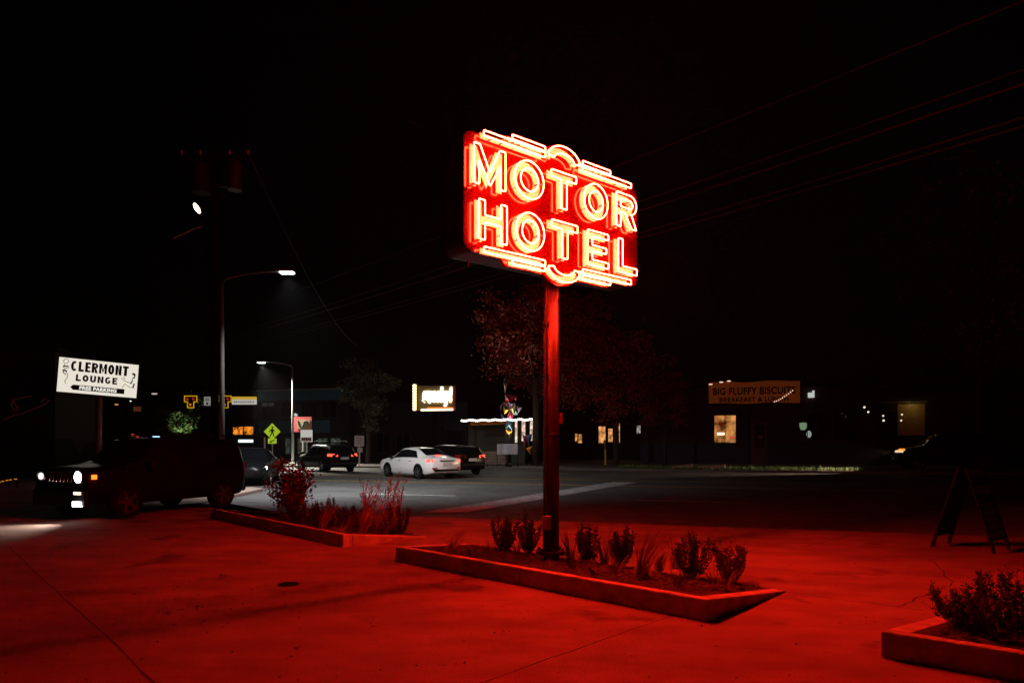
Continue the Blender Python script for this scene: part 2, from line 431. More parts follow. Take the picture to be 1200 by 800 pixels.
for to3 in (front3, back3):
    for row, zb in ((ROW1, 4.575), (ROW2, 3.925)):
        for ch, a, c in row:
            lp = letter_loops(ch, c-a)
            o = painted(letter_loops(ch, c-a+0.018, LH+0.018, ST+0.018), to3, a-HW-0.009, zb-0.009)
            neon_loops(lp, to3, a-HW, zb, parent=o)
    # ornament above and below: a long bar, a short stepped bar and a half ring
    for sg in ((1, -1) if to3 is front3 else (1,)):
        zz = lambda z: z if sg > 0 else 2*ZC-z
        for mir in (1, -1):
            def rect(x0, x1, z0, z1):
                return [(mir*x0, zz(z0)), (mir*x1, zz(z0)), (mir*x1, zz(z1)), (mir*x0, zz(z1))]
            for nm, L in (('ornament_bar', rect(-1.33,-0.34,Z1-0.055,Z1+0.012)), ('ornament_bar', rect(-0.89,-0.34,Z1+0.028,Z1+0.085))):
                o = painted([L], to3, 0, 0, nm); neon_loops([L], to3, 0, 0, parent=o)
        ring = arc(0, Z1-0.03, 0.30, 0.205, 170, 10, 18)+arc(0, Z1-0.03, 0.19, 0.11, 10, 170, 14)
        ring = [(x, zz(z)) for x, z in ring]
        o = painted([ring], to3, 0, 0, 'ornament_arch'); neon_loops([ring], to3, 0, 0, parent=o)
b = MB(); b.tube([(0,0,-0.1),(0,0,1.6),(0,0,Z0+0.02)], [0.112,0.105,0.098], 24)
b.build('pole', M_POLE, sign, smooth=True)
b = MB(); b.cyl((0,0,0.0),(0,0,0.045),0.20,20)
for k in range(6): b.cyl((0.165*math.cos(k*PI/3),0.165*math.sin(k*PI/3),0.045),(0.165*math.cos(k*PI/3),0.165*math.sin(k*PI/3),0.085),0.016,6)
b.build('base_plate', M_POLE, sign)
b = MB(); b.tube([(0.107*math.cos(k*PI/12),0.107*math.sin(k*PI/12),1.62) for k in range(24)],0.007,5,closed=True); b.build('weld_seam', M_POLE, sign)
b = MB(); b.cyl((0,0,Z0-0.16), (0,0,Z0-0.005), 0.125, 24); b.build('pole_collar', M_POLE, sign, smooth=False, bevel=0.01)
b = MB(); b.box((-0.125,-0.05,0.43), (0.08,0.10,0.19)); b.build('junction_box', mat('grey_box', (0.25,0.27,0.32), 0.5), sign, bevel=0.012)
b = MB(); b.box((0.118,-0.03,1.83), (0.06,0.09,0.15)); b.build('timer_box', mat('red_box', (0.5,0.08,0.06), 0.5), sign, bevel=0.01)
b = MB(); b.box((0.085,-0.075,0.96), (0.06,0.012,0.16), rz=0.8); b.build('sticker', mat('sticker_red', (0.5,0.1,0.1), 0.5), sign)
b = MB(); b.tube([(-0.112,-0.03,0.65),(-0.116,-0.03,2.2),(-0.108,-0.03,3.2),(-0.112,-0.03,Z0-0.18)], 0.012, 8)
for z in (1.0,1.7,2.4,3.1): b.box((-0.115,-0.03,z), (0.035,0.05,0.03))
b.build('conduit', M_POLE, sign)
b = MB(); b.tube([(-1.3+DX,0.05,Z0-0.02),(-1.3+DX,0.05,Z0-0.1)], 0.012, 6); b.build('drain_spout', M_POLE, sign)

# ------------------------------------------------------------------ plants
def leaf(b, p, d, L, w, up=None):
    d = Vector(d).normalized(); s = d.cross(Vector((random.uniform(-1,1),random.uniform(-1,1),random.uniform(-1,1))))
    if s.length < 1e-4: s = d.orthogonal()
    s.normalize(); n = d.cross(s)*L*0.12
    p = Vector(p)
    b.add([p, p+d*L*0.45+s*w*0.5+n, p+d*L, p+d*L*0.45-s*w*0.5+n], [(0,1,2),(0,2,3)])
M_LEAFD = mat('dark_leaf', (0.028,0.045,0.02), 0.55, var=0.4, scale=8)
M_LEAFR = mat('red_leaf', (0.085,0.03,0.026), 0.5, var=0.5, scale=8)
M_STEM = mat('stem', (0.06,0.045,0.03), 0.8)
M_STRAW = mat('straw_grass', (0.30,0.24,0.13), 0.7, var=0.4, scale=9)
M_STRAW2 = mat('dull_grass', (0.10,0.085,0.05), 0.75, var=0.4, scale=9)
M_TWIG = mat('pink_twig', (0.30,0.12,0.10), 0.7, var=0.3)
def upright_bush(label, p, h, w, n=12, group=None, m=None, name='bush'):
    t = thing(name, label, 'bush', p, random.uniform(0,6), group); s = MB(); f = MB()
    for i in range(n):
        a = i*2.4; rr = w*0.5*math.sqrt((i+0.4)/n); hh = h*(1.0-0.28*(rr/(w*0.5))**2)*random.uniform(0.78,1.05)
        top = Vector((rr*math.cos(a)*1.0, rr*math.sin(a)*1.0, hh)); base = Vector((rr*0.3*math.cos(a), rr*0.3*math.sin(a), -0.03)); top += Vector((random.gauss(0,w*0.10), random.gauss(0,w*0.10), random.uniform(-0.06,0.08)*h))
        mid = base.lerp(top, 0.5)+Vector((rr*0.35*math.cos(a), rr*0.35*math.sin(a), 0))
        s.tube([base, mid, top], [0.006,0.005,0.002], 5)
        if i % 3 == 0:
            e_ = top+Vector((random.gauss(0,0.03), random.gauss(0,0.03), random.uniform(0.04,0.12))); s.tube([top, e_], [0.002,0.001], 4)
            for _ in range(8): leaf(f, top.lerp(e_, random.random()), (random.gauss(0,1),random.gauss(0,1),0.6), 0.025, 0.010)
        k = int(hh/0.0075)
        for j in range(k):
            q = 0.10+0.90*j/k
            c = (1-q)**2*base+2*q*(1-q)*mid+q*q*top
            for _ in range(4):
                d = Vector((random.gauss(0,1), random.gauss(0,1), random.uniform(0.1,1.4)))
                c2_ = c+Vector((random.gauss(0,0.014), random.gauss(0,0.014), random.gauss(0,0.012)))
                leaf(f, c2_, d, random.uniform(0.022,0.05), 0.013)
    s.build('stem', M_STEM, t); f.build('foliage', m or M_LEAFD, t); return t
def grass_clump(label, p, h, n=120, lean=(0,0), spread=0.35, m=None, group=None, wd=0.006, name='ornamental_grass'):
    b = MB(); p = Vector(p)
    for i in range(n):
        a = random.uniform(0,6.28); r0 = random.uniform(0,0.06)
        base = Vector((r0*math.cos(a), r0*math.sin(a), -0.02))
        hh = h*random.uniform(0.55,1.05); o = spread*random.uniform(0.2,1.0)
        d = Vector((math.cos(a)*o+lean[0]*hh, math.sin(a)*o+lean[1]*hh, 0))
        s = Vector((-math.sin(a+1), math.cos(a+1), 0))*wd*random.uniform(0.6,1.2)
        pts = []
        for q in (0, 0.35, 0.7, 1.0):
            c = base+d*(q**1.7)+Vector((0,0,hh*(q-0.18*q*q*o/spread)))
            pts.append((c, s*(1-q*0.85)))
        vs = []
        for c, ss in pts: vs += [c-ss, c+ss]
        b.add(vs, [(2*i_, 2*i_+1, 2*i_+3, 2*i_+2) for i_ in range(3)])
    o = b.build(name, m or M_STRAW); o.location = p
    return tag(o, label, 'grass', group)
def twig_shrub(label, p, h, w, n=10, m=None, group=None, name='twiggy_shrub', leaves=M_LEAFR, lf=5):
    t = thing(name, label, 'shrub', p, 0, group); s = MB(); f = MB()
    for i in range(n):
        a = random.uniform(0,6.28); o = w*0.5*random.uniform(0.3,1)
        top = Vector((o*math.cos(a), o*math.sin(a), h*random.uniform(0.65,1.05)))
        mid = top*0.5+Vector((random.gauss(0,0.03), random.gauss(0,0.03), 0.03))
        s.tube([(0,0,-0.02), mid, top], [0.008,0.006,0.0025], 5)
        for j in range(9):
            q = random.uniform(0.3,0.95); c = Vector((0,0,0)).lerp(mid, q*2) if q < 0.5 else mid.lerp(top, q*2-1)
            d = Vector((random.gauss(0,0.5), random.gauss(0,0.5), 1)).normalized()*random.uniform(0.08,0.2)*h/0.9
            s.tube([c, c+d], [0.004,0.0015], 4)
            for _ in range(lf): leaf(f, c+d*random.uniform(0.2,1), (random.gauss(0,1),random.gauss(0,1),random.uniform(0,1)), random.uniform(0.02,0.04), 0.016)
    s.build('stem', m or M_TWIG, t); f.build('foliage', leaves, t); return t
def place(x, y, h=0.1):
    g = G(x, y, h); return (g.x, g.y, h-0.03)
bg2 = 'bushes in the planter under the neon sign'
upright_bush('leafy dark bush farthest along the planter from its sharp end', place(591,641,.08), 0.50, 0.42, 13, bg2)
upright_bush('narrow dark bush standing just before the neon sign pole', place(619,643,.08), 0.48, 0.30, 11, bg2)
upright_bush('dark bush close behind the neon sign pole beside dry stalks', place(688,653,.08), 0.46, 0.33, 11, bg2)
upright_bush('compact dense black bush between dry stalks and pale arching grass', place(729,657,.09), 0.46, 0.31, 14, bg2)
upright_bush('broad dark bush behind the pale arching grass', place(811,670,.08), 0.46, 0.42, 13, bg2)
upright_bush('rounded spiky bush nearest the sharp end of the planter', place(856,675,.07), 0.40, 0.40, 12, bg2)
gg = 'grasses in the planters'
grass_clump('tall pale arching grass leaning over the kerb of the sign planter', place(752,672,.11), 0.62, 110, (0.35,0.05), 0.22, group=gg)
grass_clump('upright dry stalks between neon sign pole and the next bush', place(668,651,.1), 0.40, 26, (0,0), 0.2, M_STRAW2, gg, 0.007)
grass_clump('thin dry stalks between the two middle bushes of the sign planter', place(708,656,.1), 0.48, 16, (0,0), 0.14, M_STRAW2, gg, 0.008)
grass_clump('wispy blurred grass at the kerb end of the sign planter', place(528,645,.13), 0.42, 60, (0.5,0.2), 0.2, group=gg)
grass_clump('low tuft on the mulch near the wispy grass', place(553,648,.13), 0.22, 30, (0,0), 0.12, M_STRAW2, gg)
grass_clump('small dry clump on mulch in front of the pole', place(641,660,.12), 0.12, 50, (0,0), 0.16, M_STRAW2, gg)
grass_clump('flattened dry clump on mulch below the compact bush', place(697,668,.12), 0.13, 60, (0,0), 0.18, M_STRAW2, gg)
grass_clump('drooping grass at the foot of the broad bush', place(797,690,.13), 0.36, 40, (0.2,0.0), 0.22, M_STRAW2, gg)
grass_clump('small tuft between the last two bushes of the sign planter', place(836,678,.1), 0.2, 30, (0,0), 0.14, M_STRAW2, gg)
for lab, x, y, h, n, ln, m_ in (('wispy grass between pole stalks and kerb', 672,662,.26,36,(0.15,0),M_STRAW2), ('thin stray grass before the compact bush', 722,668,.30,30,(0.25,0.05),M_STRAW),
        ('second pale arching grass, behind the first', 772,664,.52,60,(0.3,0.1),M_STRAW), ('leaning wisps at the foot of the spiky bush', 848,684,.26,36,(0.25,0),M_STRAW),
        ('sparse wisps left of the farthest bush', 574,643,.30,26,(0.2,0),M_STRAW2), ('wisps between the two bushes near the pole', 604,645,.34,26,(0.1,0),M_STRAW2), ('dry stalks rising behind the broad bush', 792,662,.52,26,(0.05,0),M_STRAW2)):
    grass_clump(lab, place(x,y,.1), h, n, ln, 0.18, m_, gg, 0.005)
# left planter
rb = thing('red_leaf_bush', 'tall bush with dark red leaves growing behind the dark SUV', 'bush', (*at1(0.36,0.55)[:2], 0.07))
s = MB(); f = MB()
for i in range(16):
    a = i*2.4; o = 0.12+0.40*random.random(); top = Vector((o*math.cos(a), o*math.sin(a), random.uniform(0.7,1.25)*(1.1-o*0.5)))
    s.tube([(0,0,-0.02), top*0.5+Vector((0.03,0.02,0)), top], [0.014,0.01,0.004], 6)
    for j in range(150):
        c = top*random.uniform(0.3,1.0)+Vector((random.gauss(0,0.09), random.gauss(0,0.09), random.gauss(0,0.06)))
        leaf(f, c, (random.gauss(0,1),random.gauss(0,1),random.gauss(0.3,1)), random.uniform(0.05,0.085), 0.042)
s.build('stem', M_STEM, rb); f.build('foliage', M_LEAFR, rb)
lg = 'low plants in the planter beside the SUV'
upright_bush('low dark shrub next to the tall red-leaved bush', place(352,612,.1), 0.50, 0.7, 18, lg)
upright_bush('low spreading dark shrub between red bush and glowing grass', place(385,617,.1), 0.50, 0.7, 18, lg)
upright_bush('dark shrub just behind the glowing arching grass', place(412,620,.1), 0.45, 0.6, 15, lg)
upright_bush('rounded dark shrub at the driveway end of that planter', place(466,622.5,.05), 0.45, 0.5, 14, lg)
twig_shrub('airy shrub of pinkish bare twigs rising behind the arching grass', place(428,622,.07), 0.90, 0.55, 11, group=lg)
twig_shrub('tall pinkish twiggy shrub beside the rounded shrub at the driveway', place(456,621.5,.05), 0.95, 0.60, 12, group=lg)
grass_clump('glowing arching grass clump at middle of planter beside SUV', place(424,625,.16), 0.66, 110, (0.28,0.0), 0.16, group=gg)
grass_clump('shorter arching grass clump nearer the red-leaved bush', place(378,617,.17), 0.52, 70, (0.35,0.0), 0.16, group=gg)
for lab, x, y, h, n, ln in (('mass of fine grass before the tall pinkish shrub', 440,623.5,.50,90,(0.2,0.05)), ('fine grass filling the driveway end of that planter', 453,623,.40,80,(0.15,0)), ('fine grass left of the glowing clump', 405,622,.45,70,(0.25,0))):
    grass_clump(lab, place(x,y,.12), h, n, ln, 0.2, M_STRAW2, gg, 0.005)
grass_clump('low dry clump at the kerb beside the glowing grass', place(398,623,.18), 0.22, 40, (0,0), 0.25, group=gg)
for lab, a, c, h in (('dim dry twigs in the corner planter with dark grasses', 0.30, 0.55, 0.5),):
    twig_shrub(lab, at3(a,c), h, 0.5, 14, M_STRAW2, None, 'dry_shrub', M_STRAW2, 1)
for lab, a, c, h, w in (('dark shrub at the back of the corner planter', 0.06, 0.80, 0.34, 0.5), ('dark shrub close to the kerb of the corner planter', 0.14, 0.42, 0.34, 0.5), ('tall dark shrub by the frame edge in the corner planter', 0.17, 0.72, 0.50, 0.6)):
    upright_bush(lab, at3(a,c), h, w, 16, 'shrubs in the corner planter')
for lab, a, c, h in (('dark arching grass in the middle of the corner planter', 0.09, 0.55, 0.40), ('dark arching grass at the sharp back of the corner planter', 0.03, 0.88, 0.28)):
    grass_clump(lab, at3(a,c), h, 90, (0.15,0), 0.3, mat('dark_grass', (0.03,0.03,0.018), 0.8), gg)
# leaf litter and pebbles on the concrete
b = MB()
for _ in range(230):
    x, y = random.uniform(0,1150), random.uniform(640,800); g = G(x, y)
    if random.random() < 0.5: g = G(random.gauss(230,90), random.gauss(712,25))
    a = random.uniform(0,6.28); L = random.uniform(0.008,0.03)
    d = Vector((math.cos(a), math.sin(a), 0))
    leaf(b, (g.x, g.y, 0.008), d, L, L*0.6)
for x, y in ((196,720),(193,721),(199,719),(231,712),(236,714),(259,675),(262,675),(348,760),(588,741),(592,742)):
    g = G(x, y)
    for _ in range(5):
        a = random.uniform(0,6.28); L = random.uniform(0.015,0.035)
        leaf(b, (g.x+random.gauss(0,0.03), g.y+random.gauss(0,0.03), 0.008+random.random()*0.01), (math.cos(a), math.sin(a), 0.15), L, L*0.6)
o = b.build('leaf_litter', mat('dead_leaf', (0.05,0.03,0.02), 0.8)); o['kind'] = 'stuff'; o['label'] = 'scattered dead leaves and grit on the concrete lot'
g = G(338,684.5)
mh = thing('manhole_cover', 'small round iron cover set in the red-lit concrete', 'manhole cover', (g.x, g.y, 0.0))
b = MB(); b.cyl((0,0,0.001),(0,0,0.006),0.125,28); b.build('rim', mat('iron', (0.06,0.055,0.05), 0.6, 0.6), mh)
b = MB(); b.cyl((0,0,0.0065),(0,0,0.011),0.108,28)
for i in range(-3,4): b.box((0,i*0.026,0.012),(2*math.sqrt(0.1**2-(i*0.026)**2),0.009,0.004))
b.build('lid', mat('iron_dark', (0.03,0.028,0.027), 0.6, 0.6), mh)

# ------------------------------------------------------------------ cars
M_TYRE = mat('tyre_rubber', (0.006,0.006,0.006), 0.9, spec=0.1)
M_RIM = mat('alloy', (0.35,0.35,0.36), 0.3, 0.9)
M_RIMD = mat('dark_alloy', (0.10,0.10,0.10), 0.3, 0.8)
M_WIN = mat('dark_glass', (0.006,0.007,0.008), 0.06, spec=0.35)
M_BLK = mat('black_plastic', (0.005,0.005,0.005), 0.6, spec=0.15)
M_CHROME = mat('chrome', (0.6,0.6,0.6), 0.12, 1.0)
M_PLATE = mat('plate', (0.5,0.5,0.48), 0.5)
E_HEAD = emis('headlight_lit', (1,0.96,0.9), 14)
E_HEAD2 = emis('fog_lit', (1,0.97,0.94), 9)
E_WARM = emis('bulb_warm', (1,0.72,0.45), 2.2)
E_TAIL = emis('tail_lit', (1,0.05,0.03), 1.2)
E_BRAKE = emis('brake_lit', (1,0.07,0.035), 2.6)
E_AMB = emis('amber_lit', (1,0.20,0.02), 2.2)
M_TAILOFF = mat('tail_off', (0.25,0.01,0.01), 0.2)
def cr(a, b, c, d, t):
    return 0.5*((2*b)+(-a+c)*t+(2*a-5*b+4*c-d)*t*t+(-a+3*b-3*c+d)*t*t*t)
class Body:
    def __init__(s, st): s.st = st
    def at(s, x):
        st = s.st
        if x <= st[0][0]: return st[0][1:]
        if x >= st[-1][0]: return st[-1][1:]
        for i in range(len(st)-1):
            if st[i][0] <= x <= st[i+1][0]:
                t = (x-st[i][0])/(st[i+1][0]-st[i][0]); t = t*t*(3-2*t)*0.4+t*0.6
                return tuple(p+(q-p)*t for p, q in zip(st[i][1:], st[i+1][1:]))
    def sec(s, x):
        zb, zm, zt, w, wt = s.at(x)
        return [(0,zb),(0.86*w,zb),(0.965*w,zb+0.09),(w,zb+(zm-zb)*0.45),(0.99*w,zm-0.10),(0.95*w,zm),
                (wt+0.02,max(zm+0.004,zt-0.075)),(wt-0.05,max(zm+0.008,zt-0.018)),(wt*0.55,zt),(0,zt+0.012)]
    def mesh(s, m, parent, n=56, name='body'):
        b = MB(); x0, x1 = s.st[0][0], s.st[-1][0]; K = None; vs = []
        xs = [x0+(x1-x0)*i/n for i in range(n+1)]
        for x in xs:
            h = s.sec(x); ring = [(x, y, z) for y, z in h]+[(x, -y, z) for y, z in reversed(h[1:-1])]
            K = len(ring); vs += ring
        fs = [(i*K+j, i*K+(j+1) % K, (i+1)*K+(j+1) % K, (i+1)*K+j) for i in range(n) for j in range(K)]
        fs += [tuple(range(K)), tuple(n*K+j for j in reversed(range(K)))]
        b.add(vs, fs); o = b.build(name, m, parent, smooth=True)
        o.data.set_sharp_from_angle(angle=math.radians(42))
        return o
    def side(s, b, x0, x1, y0t, y1t, sg, slant0=0, slant1=0, nx=6, off=0.012):
        """window patch on the greenhouse side, t from belt (0) to roof (1)"""
        vs = []
        for j in range(4):
            t = y0t+(y1t-y0t)*j/3
            a, c = x0+slant0*t, x1+slant1*t
            for i in range(nx+1):
                x = a+(c-a)*i/nx; h = s.sec(x); p, q = Vector(h[5]), Vector(h[6]); v = p.lerp(q, t)
                nrm = Vector((q.y-p.y, -(q.x-p.x))).normalized()
                if nrm.x < 0: nrm = -nrm
                v += nrm*off; vs.append((x, sg*v.x, v.y))
        b.add(vs, [(j*(nx+1)+i, j*(nx+1)+i+1, (j+1)*(nx+1)+i+1, (j+1)*(nx+1)+i) for j in range(3) for i in range(nx)])
    def top(s, b, x0, x1, k0, k1, off=0.012, nx=6, ny=8):
        """screen patch on the upper surface; k0,k1: share of the half width at x0 and x1"""
        vs = []
        for i in range(nx+1):
            x = x0+(x1-x0)*i/nx; k = k0+(k1-k0)*i/nx; h = s.sec(x)
            for j in range(ny+1):
                f = -1+2*j/ny; y = f*k*h[7][0]; ay = abs(y)
                z = h[9][1]+(h[8][1]-h[9][1])*min(1, ay/h[8][0]) if ay < h[8][0] else h[8][1]+(h[7][1]-h[8][1])*(ay-h[8][0])/max(1e-6, h[7][0]-h[8][0])
                vs.append((x, y, z+off))
        b.add(vs, [(i*(ny+1)+j, i*(ny+1)+j+1, (i+1)*(ny+1)+j+1, (i+1)*(ny+1)+j) for i in range(nx) for j in range(ny)])
def wheel(parent, x, y, sg, r, rim=M_RIM, spokes=5, wd=0.21):
    t = MB(); n = 28
    prof = [(0.62*r,-wd/2),(0.93*r,-wd/2),(r,-wd*0.36),(r,wd*0.36),(0.93*r,wd/2),(0.66*r,wd/2)]
    vs = []; K = len(prof)
    for i in range(n):
        a = 2*PI*i/n
        for rr, yy in prof: vs.append((rr*math.cos(a), sg*yy, rr*math.sin(a)))
    t.add(vs, [(i*K+j, i*K+(j+1) % K, ((i+1) % n)*K+(j+1) % K, ((i+1) % n)*K+j) for i in range(n) for j in range(K)])
    w = t.build('wheel', M_TYRE, parent, smooth=True); w.location = (x, y, r)
    s = MB()
    s.cyl((0,-sg*0.02,0),(0,sg*0.0,0),0.64*r,24)
    s2 = MB(); s2.cyl((0,sg*0.0,0),(0,sg*(wd/2-0.01),0),0.15*r,12)
    for i in range(spokes):
        a = 2*PI*i/spokes; d = Vector((math.cos(a),0,math.sin(a))); q = Vector((-math.sin(a),0,math.cos(a)))
        y0, y1 = sg*(wd/2-0.055), sg*(wd/2-0.012)
        p = [d*0.1*r+q*0.11*r, d*0.64*r+q*0.07*r, d*0.64*r-q*0.07*r, d*0.1*r-q*0.11*r]
        s2.hexa([(v.x, y0, v.z) for v in p]+[(v.x, y1, v.z) for v in p])
    s2.tube([(0.655*r*math.cos(2*PI*i/24), sg*(wd/2-0.012), 0.655*r*math.sin(2*PI*i/24)) for i in range(24)], 0.035*r, 6, closed=True)
    s.build('hub_disc', M_BLK, w); s2.build('rim', rim, w)
def car(name, label, loc, heading, st, paint, wb, tw, wr, kind='sedan', group=None, rim=M_RIM, head=None, tail=None, spokes=5, extras=None, cat='car'):
    t = thing(name, label, cat, loc, heading, group)
    B = Body(st); B.mesh(paint, t)
    for x in (wb, -wb):
        for sg in (1,-1):
            a = MB(); w_ = B.at(x)[3]
            n = 20; vs = []
            for i in range(n+1):   # arch lip: a ring segment standing a little proud of the flank
                an = PI*i/n; 
                for rr in (wr*1.03, wr*1.17):
                    for yy in (w_-0.12, w_+0.012): vs.append((x+rr*math.cos(an), sg*yy, wr+rr*math.sin(an)))
            a.add(vs, [f for i in range(n) for f in ((4*i,4*i+4,4*i+5,4*i+1),(4*i+2,4*i+3,4*i+7,4*i+6),(4*i+1,4*i+5,4*i+7,4*i+3),(4*i,4*i+2,4*i+6,4*i+4))])
            a.cyl((x, sg*(w_-0.1), wr), (x, sg*(w_+0.006), wr), wr*1.04, 28)
            wheel(t, x, sg*(w_-0.085), sg, wr, rim, spokes); a.build('wheel_arch', M_BLK, t)
    if extras: extras(t, B)
    return t
SEDAN = [(-2.44,.45,.86,.91,.72,.56),(-2.38,.32,.93,.985,.82,.64),(-2.0,.24,.955,1.03,.90,.68),(-1.62,.2,.965,1.10,.915,.66),(-0.75,.19,.975,1.41,.925,.60),(-.1,.19,.965,1.465,.925,.60),(.35,.19,.955,1.44,.925,.60),(1.25,.19,.93,1.05,.92,.70),(1.9,.2,.86,.94,.90,.68),(2.3,.24,.74,.82,.84,.62),(2.44,.34,.60,.68,.70,.46)]
def sedan_extras(lit_head=False, lit_tail=True, chrome=True, thirdbrake=True):
    def go(t, B):
        for sg in (1,-1):
            wn = MB()
            B.side(wn, -1.36, 1.14, 0.05, 0.92, sg, 0.50, -0.60, nx=12)
            wn.build('side_window', M_WIN, t)
        w = MB(); B.top(w, 0.50, 1.20, 0.92, 0.95); w.build('windscreen', M_WIN, t)
        w = MB(); B.top(w, -1.62, -0.82, 0.94, 0.90); w.build('rear_window', M_WIN, t)
        for sg in (1,-1):
            m = MB(); m.box((0.92, sg*1.0, 1.0), (0.12,0.18,0.12)); m.build('mirror', M_BLK, t, bevel=0.03)
            for x in (0.25,-0.72):
                m = MB(); m.box((x, sg*0.93, 0.83), (0.16,0.03,0.025)); m.build('door_handle', M_CHROME, t)
            h = MB(); h.hexa([(2.18,sg*0.50,.60),(2.43,sg*0.46,.58),(2.30,sg*0.80,.60),(2.02,sg*0.885,.64),(2.18,sg*0.50,.73),(2.41,sg*0.46,.66),(2.29,sg*0.80,.70),(2.02,sg*0.875,.76)])
            h.build('headlight', E_HEAD if lit_head else M_CHROME, t)
            h = MB(); h.hexa([(-2.30,sg*0.40,.80),(-2.435,sg*0.40,.80),(-2.41,sg*0.79,.78),(-2.08,sg*0.91,.80),(-2.30,sg*0.40,.90),(-2.425,sg*0.40,.90),(-2.39,sg*0.77,.93),(-2.08,sg*0.895,.93)])
            h.build('taillight', E_BRAKE if lit_tail else M_TAILOFF, t)
        b = MB(); b.box((-2.45,0,.86),(0.03,0.78,0.05)); b.build('boot_trim', M_CHROME, t)
        b = MB(); b.box((-2.455,0,.72),(0.02,0.5,0.14)); b.build('number_plate', M_PLATE, t)
        b = MB(); b.box((-2.43,0,.42),(0.06,1.35,0.10)); b.build('rear_bumper_trim', M_BLK, t)
        for sg in (1,-1):
            b = MB(); b.box((-2.44,sg*0.68,.52),(0.05,0.26,0.05)); b.build('reflector', M_TAILOFF, t)
        b = MB(); b.box((2.42,0,.50),(0.06,0.9,0.16)); b.build('grille', M_BLK, t)
        if thirdbrake:
            b = MB(); b.box((-1.72,0,1.10),(0.10,0.34,0.035)); b.build('high_brake_light', E_BRAKE if lit_tail else M_TAILOFF, t)
    return go
M_WHITECAR = mat('pearl_white_paint', (0.80,0.79,0.77), 0.28, coat=0.6)
M_BLACKCAR = mat('black_paint', (0.006,0.006,0.007), 0.3, coat=0.04, spec=0.1)
def hd(bdeg): return math.radians(bdeg)
car('sedan', 'white sedan with lit red taillights turning across the road', (-4.55,33.2,-0.10), math.radians(180-50), SEDAN, M_WHITECAR, 1.40, 0.8, 0.335, extras=sedan_extras(), group='cars on the road')
SUV = [(-2.30,.45,1.05,1.12,.76,.62),(-2.24,.34,1.06,1.30,.86,.66),(-1.95,.28,1.05,1.60,.915,.66),(-1.4,.27,1.04,1.70,.93,.68),(-.1,.27,1.02,1.73,.93,.68),(.35,.27,1.01,1.69,.93,.67),(1.15,.27,1.0,1.14,.925,.74),(1.85,.28,.95,1.03,.91,.72),(2.2,.32,.85,.93,.85,.66),(2.32,.42,.66,.76,.74,.56)]
def suv_extras(lit_head=False, lit_tail=True, rails=False):
    def go(t, B):
        for sg in (1,-1):
            wn = MB()
            B.side(wn, -0.50, 0.28, 0.08, 0.86, sg, 0, -0.02); B.side(wn, 0.34, 1.06, 0.08, 0.86, sg, 0, -0.55)
            B.side(wn, -1.35, -0.56, 0.08, 0.86, sg, 0.05, 0); B.side(wn, -2.0, -1.42, 0.08, 0.80, sg, 0.22, 0.05)
            wn.build('side_window', M_WIN, t)
        w = MB(); B.top(w, 0.46, 1.10, 0.92, 0.95); w.build('windscreen', M_WIN, t)
        w = MB(); B.top(w, -2.24, -1.93, 0.90, 0.92); w.build('rear_window', M_WIN, t)
        for sg in (1,-1):
            m = MB(); m.box((0.88, sg*1.02, 1.08), (0.13,0.2,0.15)); m.build('mirror', M_BLK, t, bevel=0.03)
            for x in (0.2,-0.75):
                m = MB(); m.box((x, sg*0.94, 0.9), (0.16,0.03,0.03)); m.build('door_handle', M_CHROME, t)
            h = MB(); h.hexa([(2.05,sg*0.48,.72),(2.31,sg*0.48,.70),(2.2,sg*0.80,.72),(1.95,sg*0.89,.76),(2.05,sg*0.48,.86),(2.29,sg*0.48,.80),(2.17,sg*0.80,.84),(1.95,sg*0.88,.88)])
            h.build('headlight', E_HEAD if lit_head else M_CHROME, t)
            h = MB(); h.hexa([(-2.20,sg*0.42,.90),(-2.315,sg*0.42,.90),(-2.27,sg*0.82,.90),(-2.0,sg*0.925,.92),(-2.20,sg*0.42,1.02),(-2.30,sg*0.42,1.02),(-2.26,sg*0.80,1.06),(-2.0,sg*0.90,1.06)])
            h.build('taillight', E_BRAKE if lit_tail is True or (lit_tail == 'off_side' and sg < 0) else M_TAILOFF, t)
            if rails:
                b = MB(); b.tube([(-1.5,sg*0.60,1.72),(-1.4,sg*0.60,1.78),(0.1,sg*0.60,1.79),(0.25,sg*0.60,1.72)], 0.02, 8); b.build('roof_rail', M_CHROME, t)
        b = MB(); b.box((-2.33,0,.80),(0.02,0.5,0.14)); b.build('number_plate', M_PLATE, t)
        b = MB(); b.box((-2.30,0,.54),(0.09,1.5,0.15)); b.build('rear_bumper', M_CHROME if rails else M_BLK, t, bevel=0.03)
        b = MB(); b.box((2.29,0,.62),(0.06,1.0,0.22)); b.build('grille', M_BLK, t)
    return go
car('suv', 'black SUV with red taillights driving off beyond the twiggy shrubs', (-11.0,40.3,-0.10), math.radians(180-48), [(x,a*.94,b*.9,c*.92,d,e) for x,a,b,c,d,e in SUV], M_BLACKCAR, 1.38, .8, .35, extras=suv_extras(rails=True), group='cars on the road')
car('hatchback', 'black car half hidden behind the white sedan, one taillight showing', (-3.45,37.1,-0.10), math.radians(180-52), [(x,a*.9,b*.9,c*.9,d,e) for x,a,b,c,d,e in SUV], M_BLACKCAR, 1.36, .8, .33, extras=suv_extras(lit_tail='off_side'), group='cars on the road')
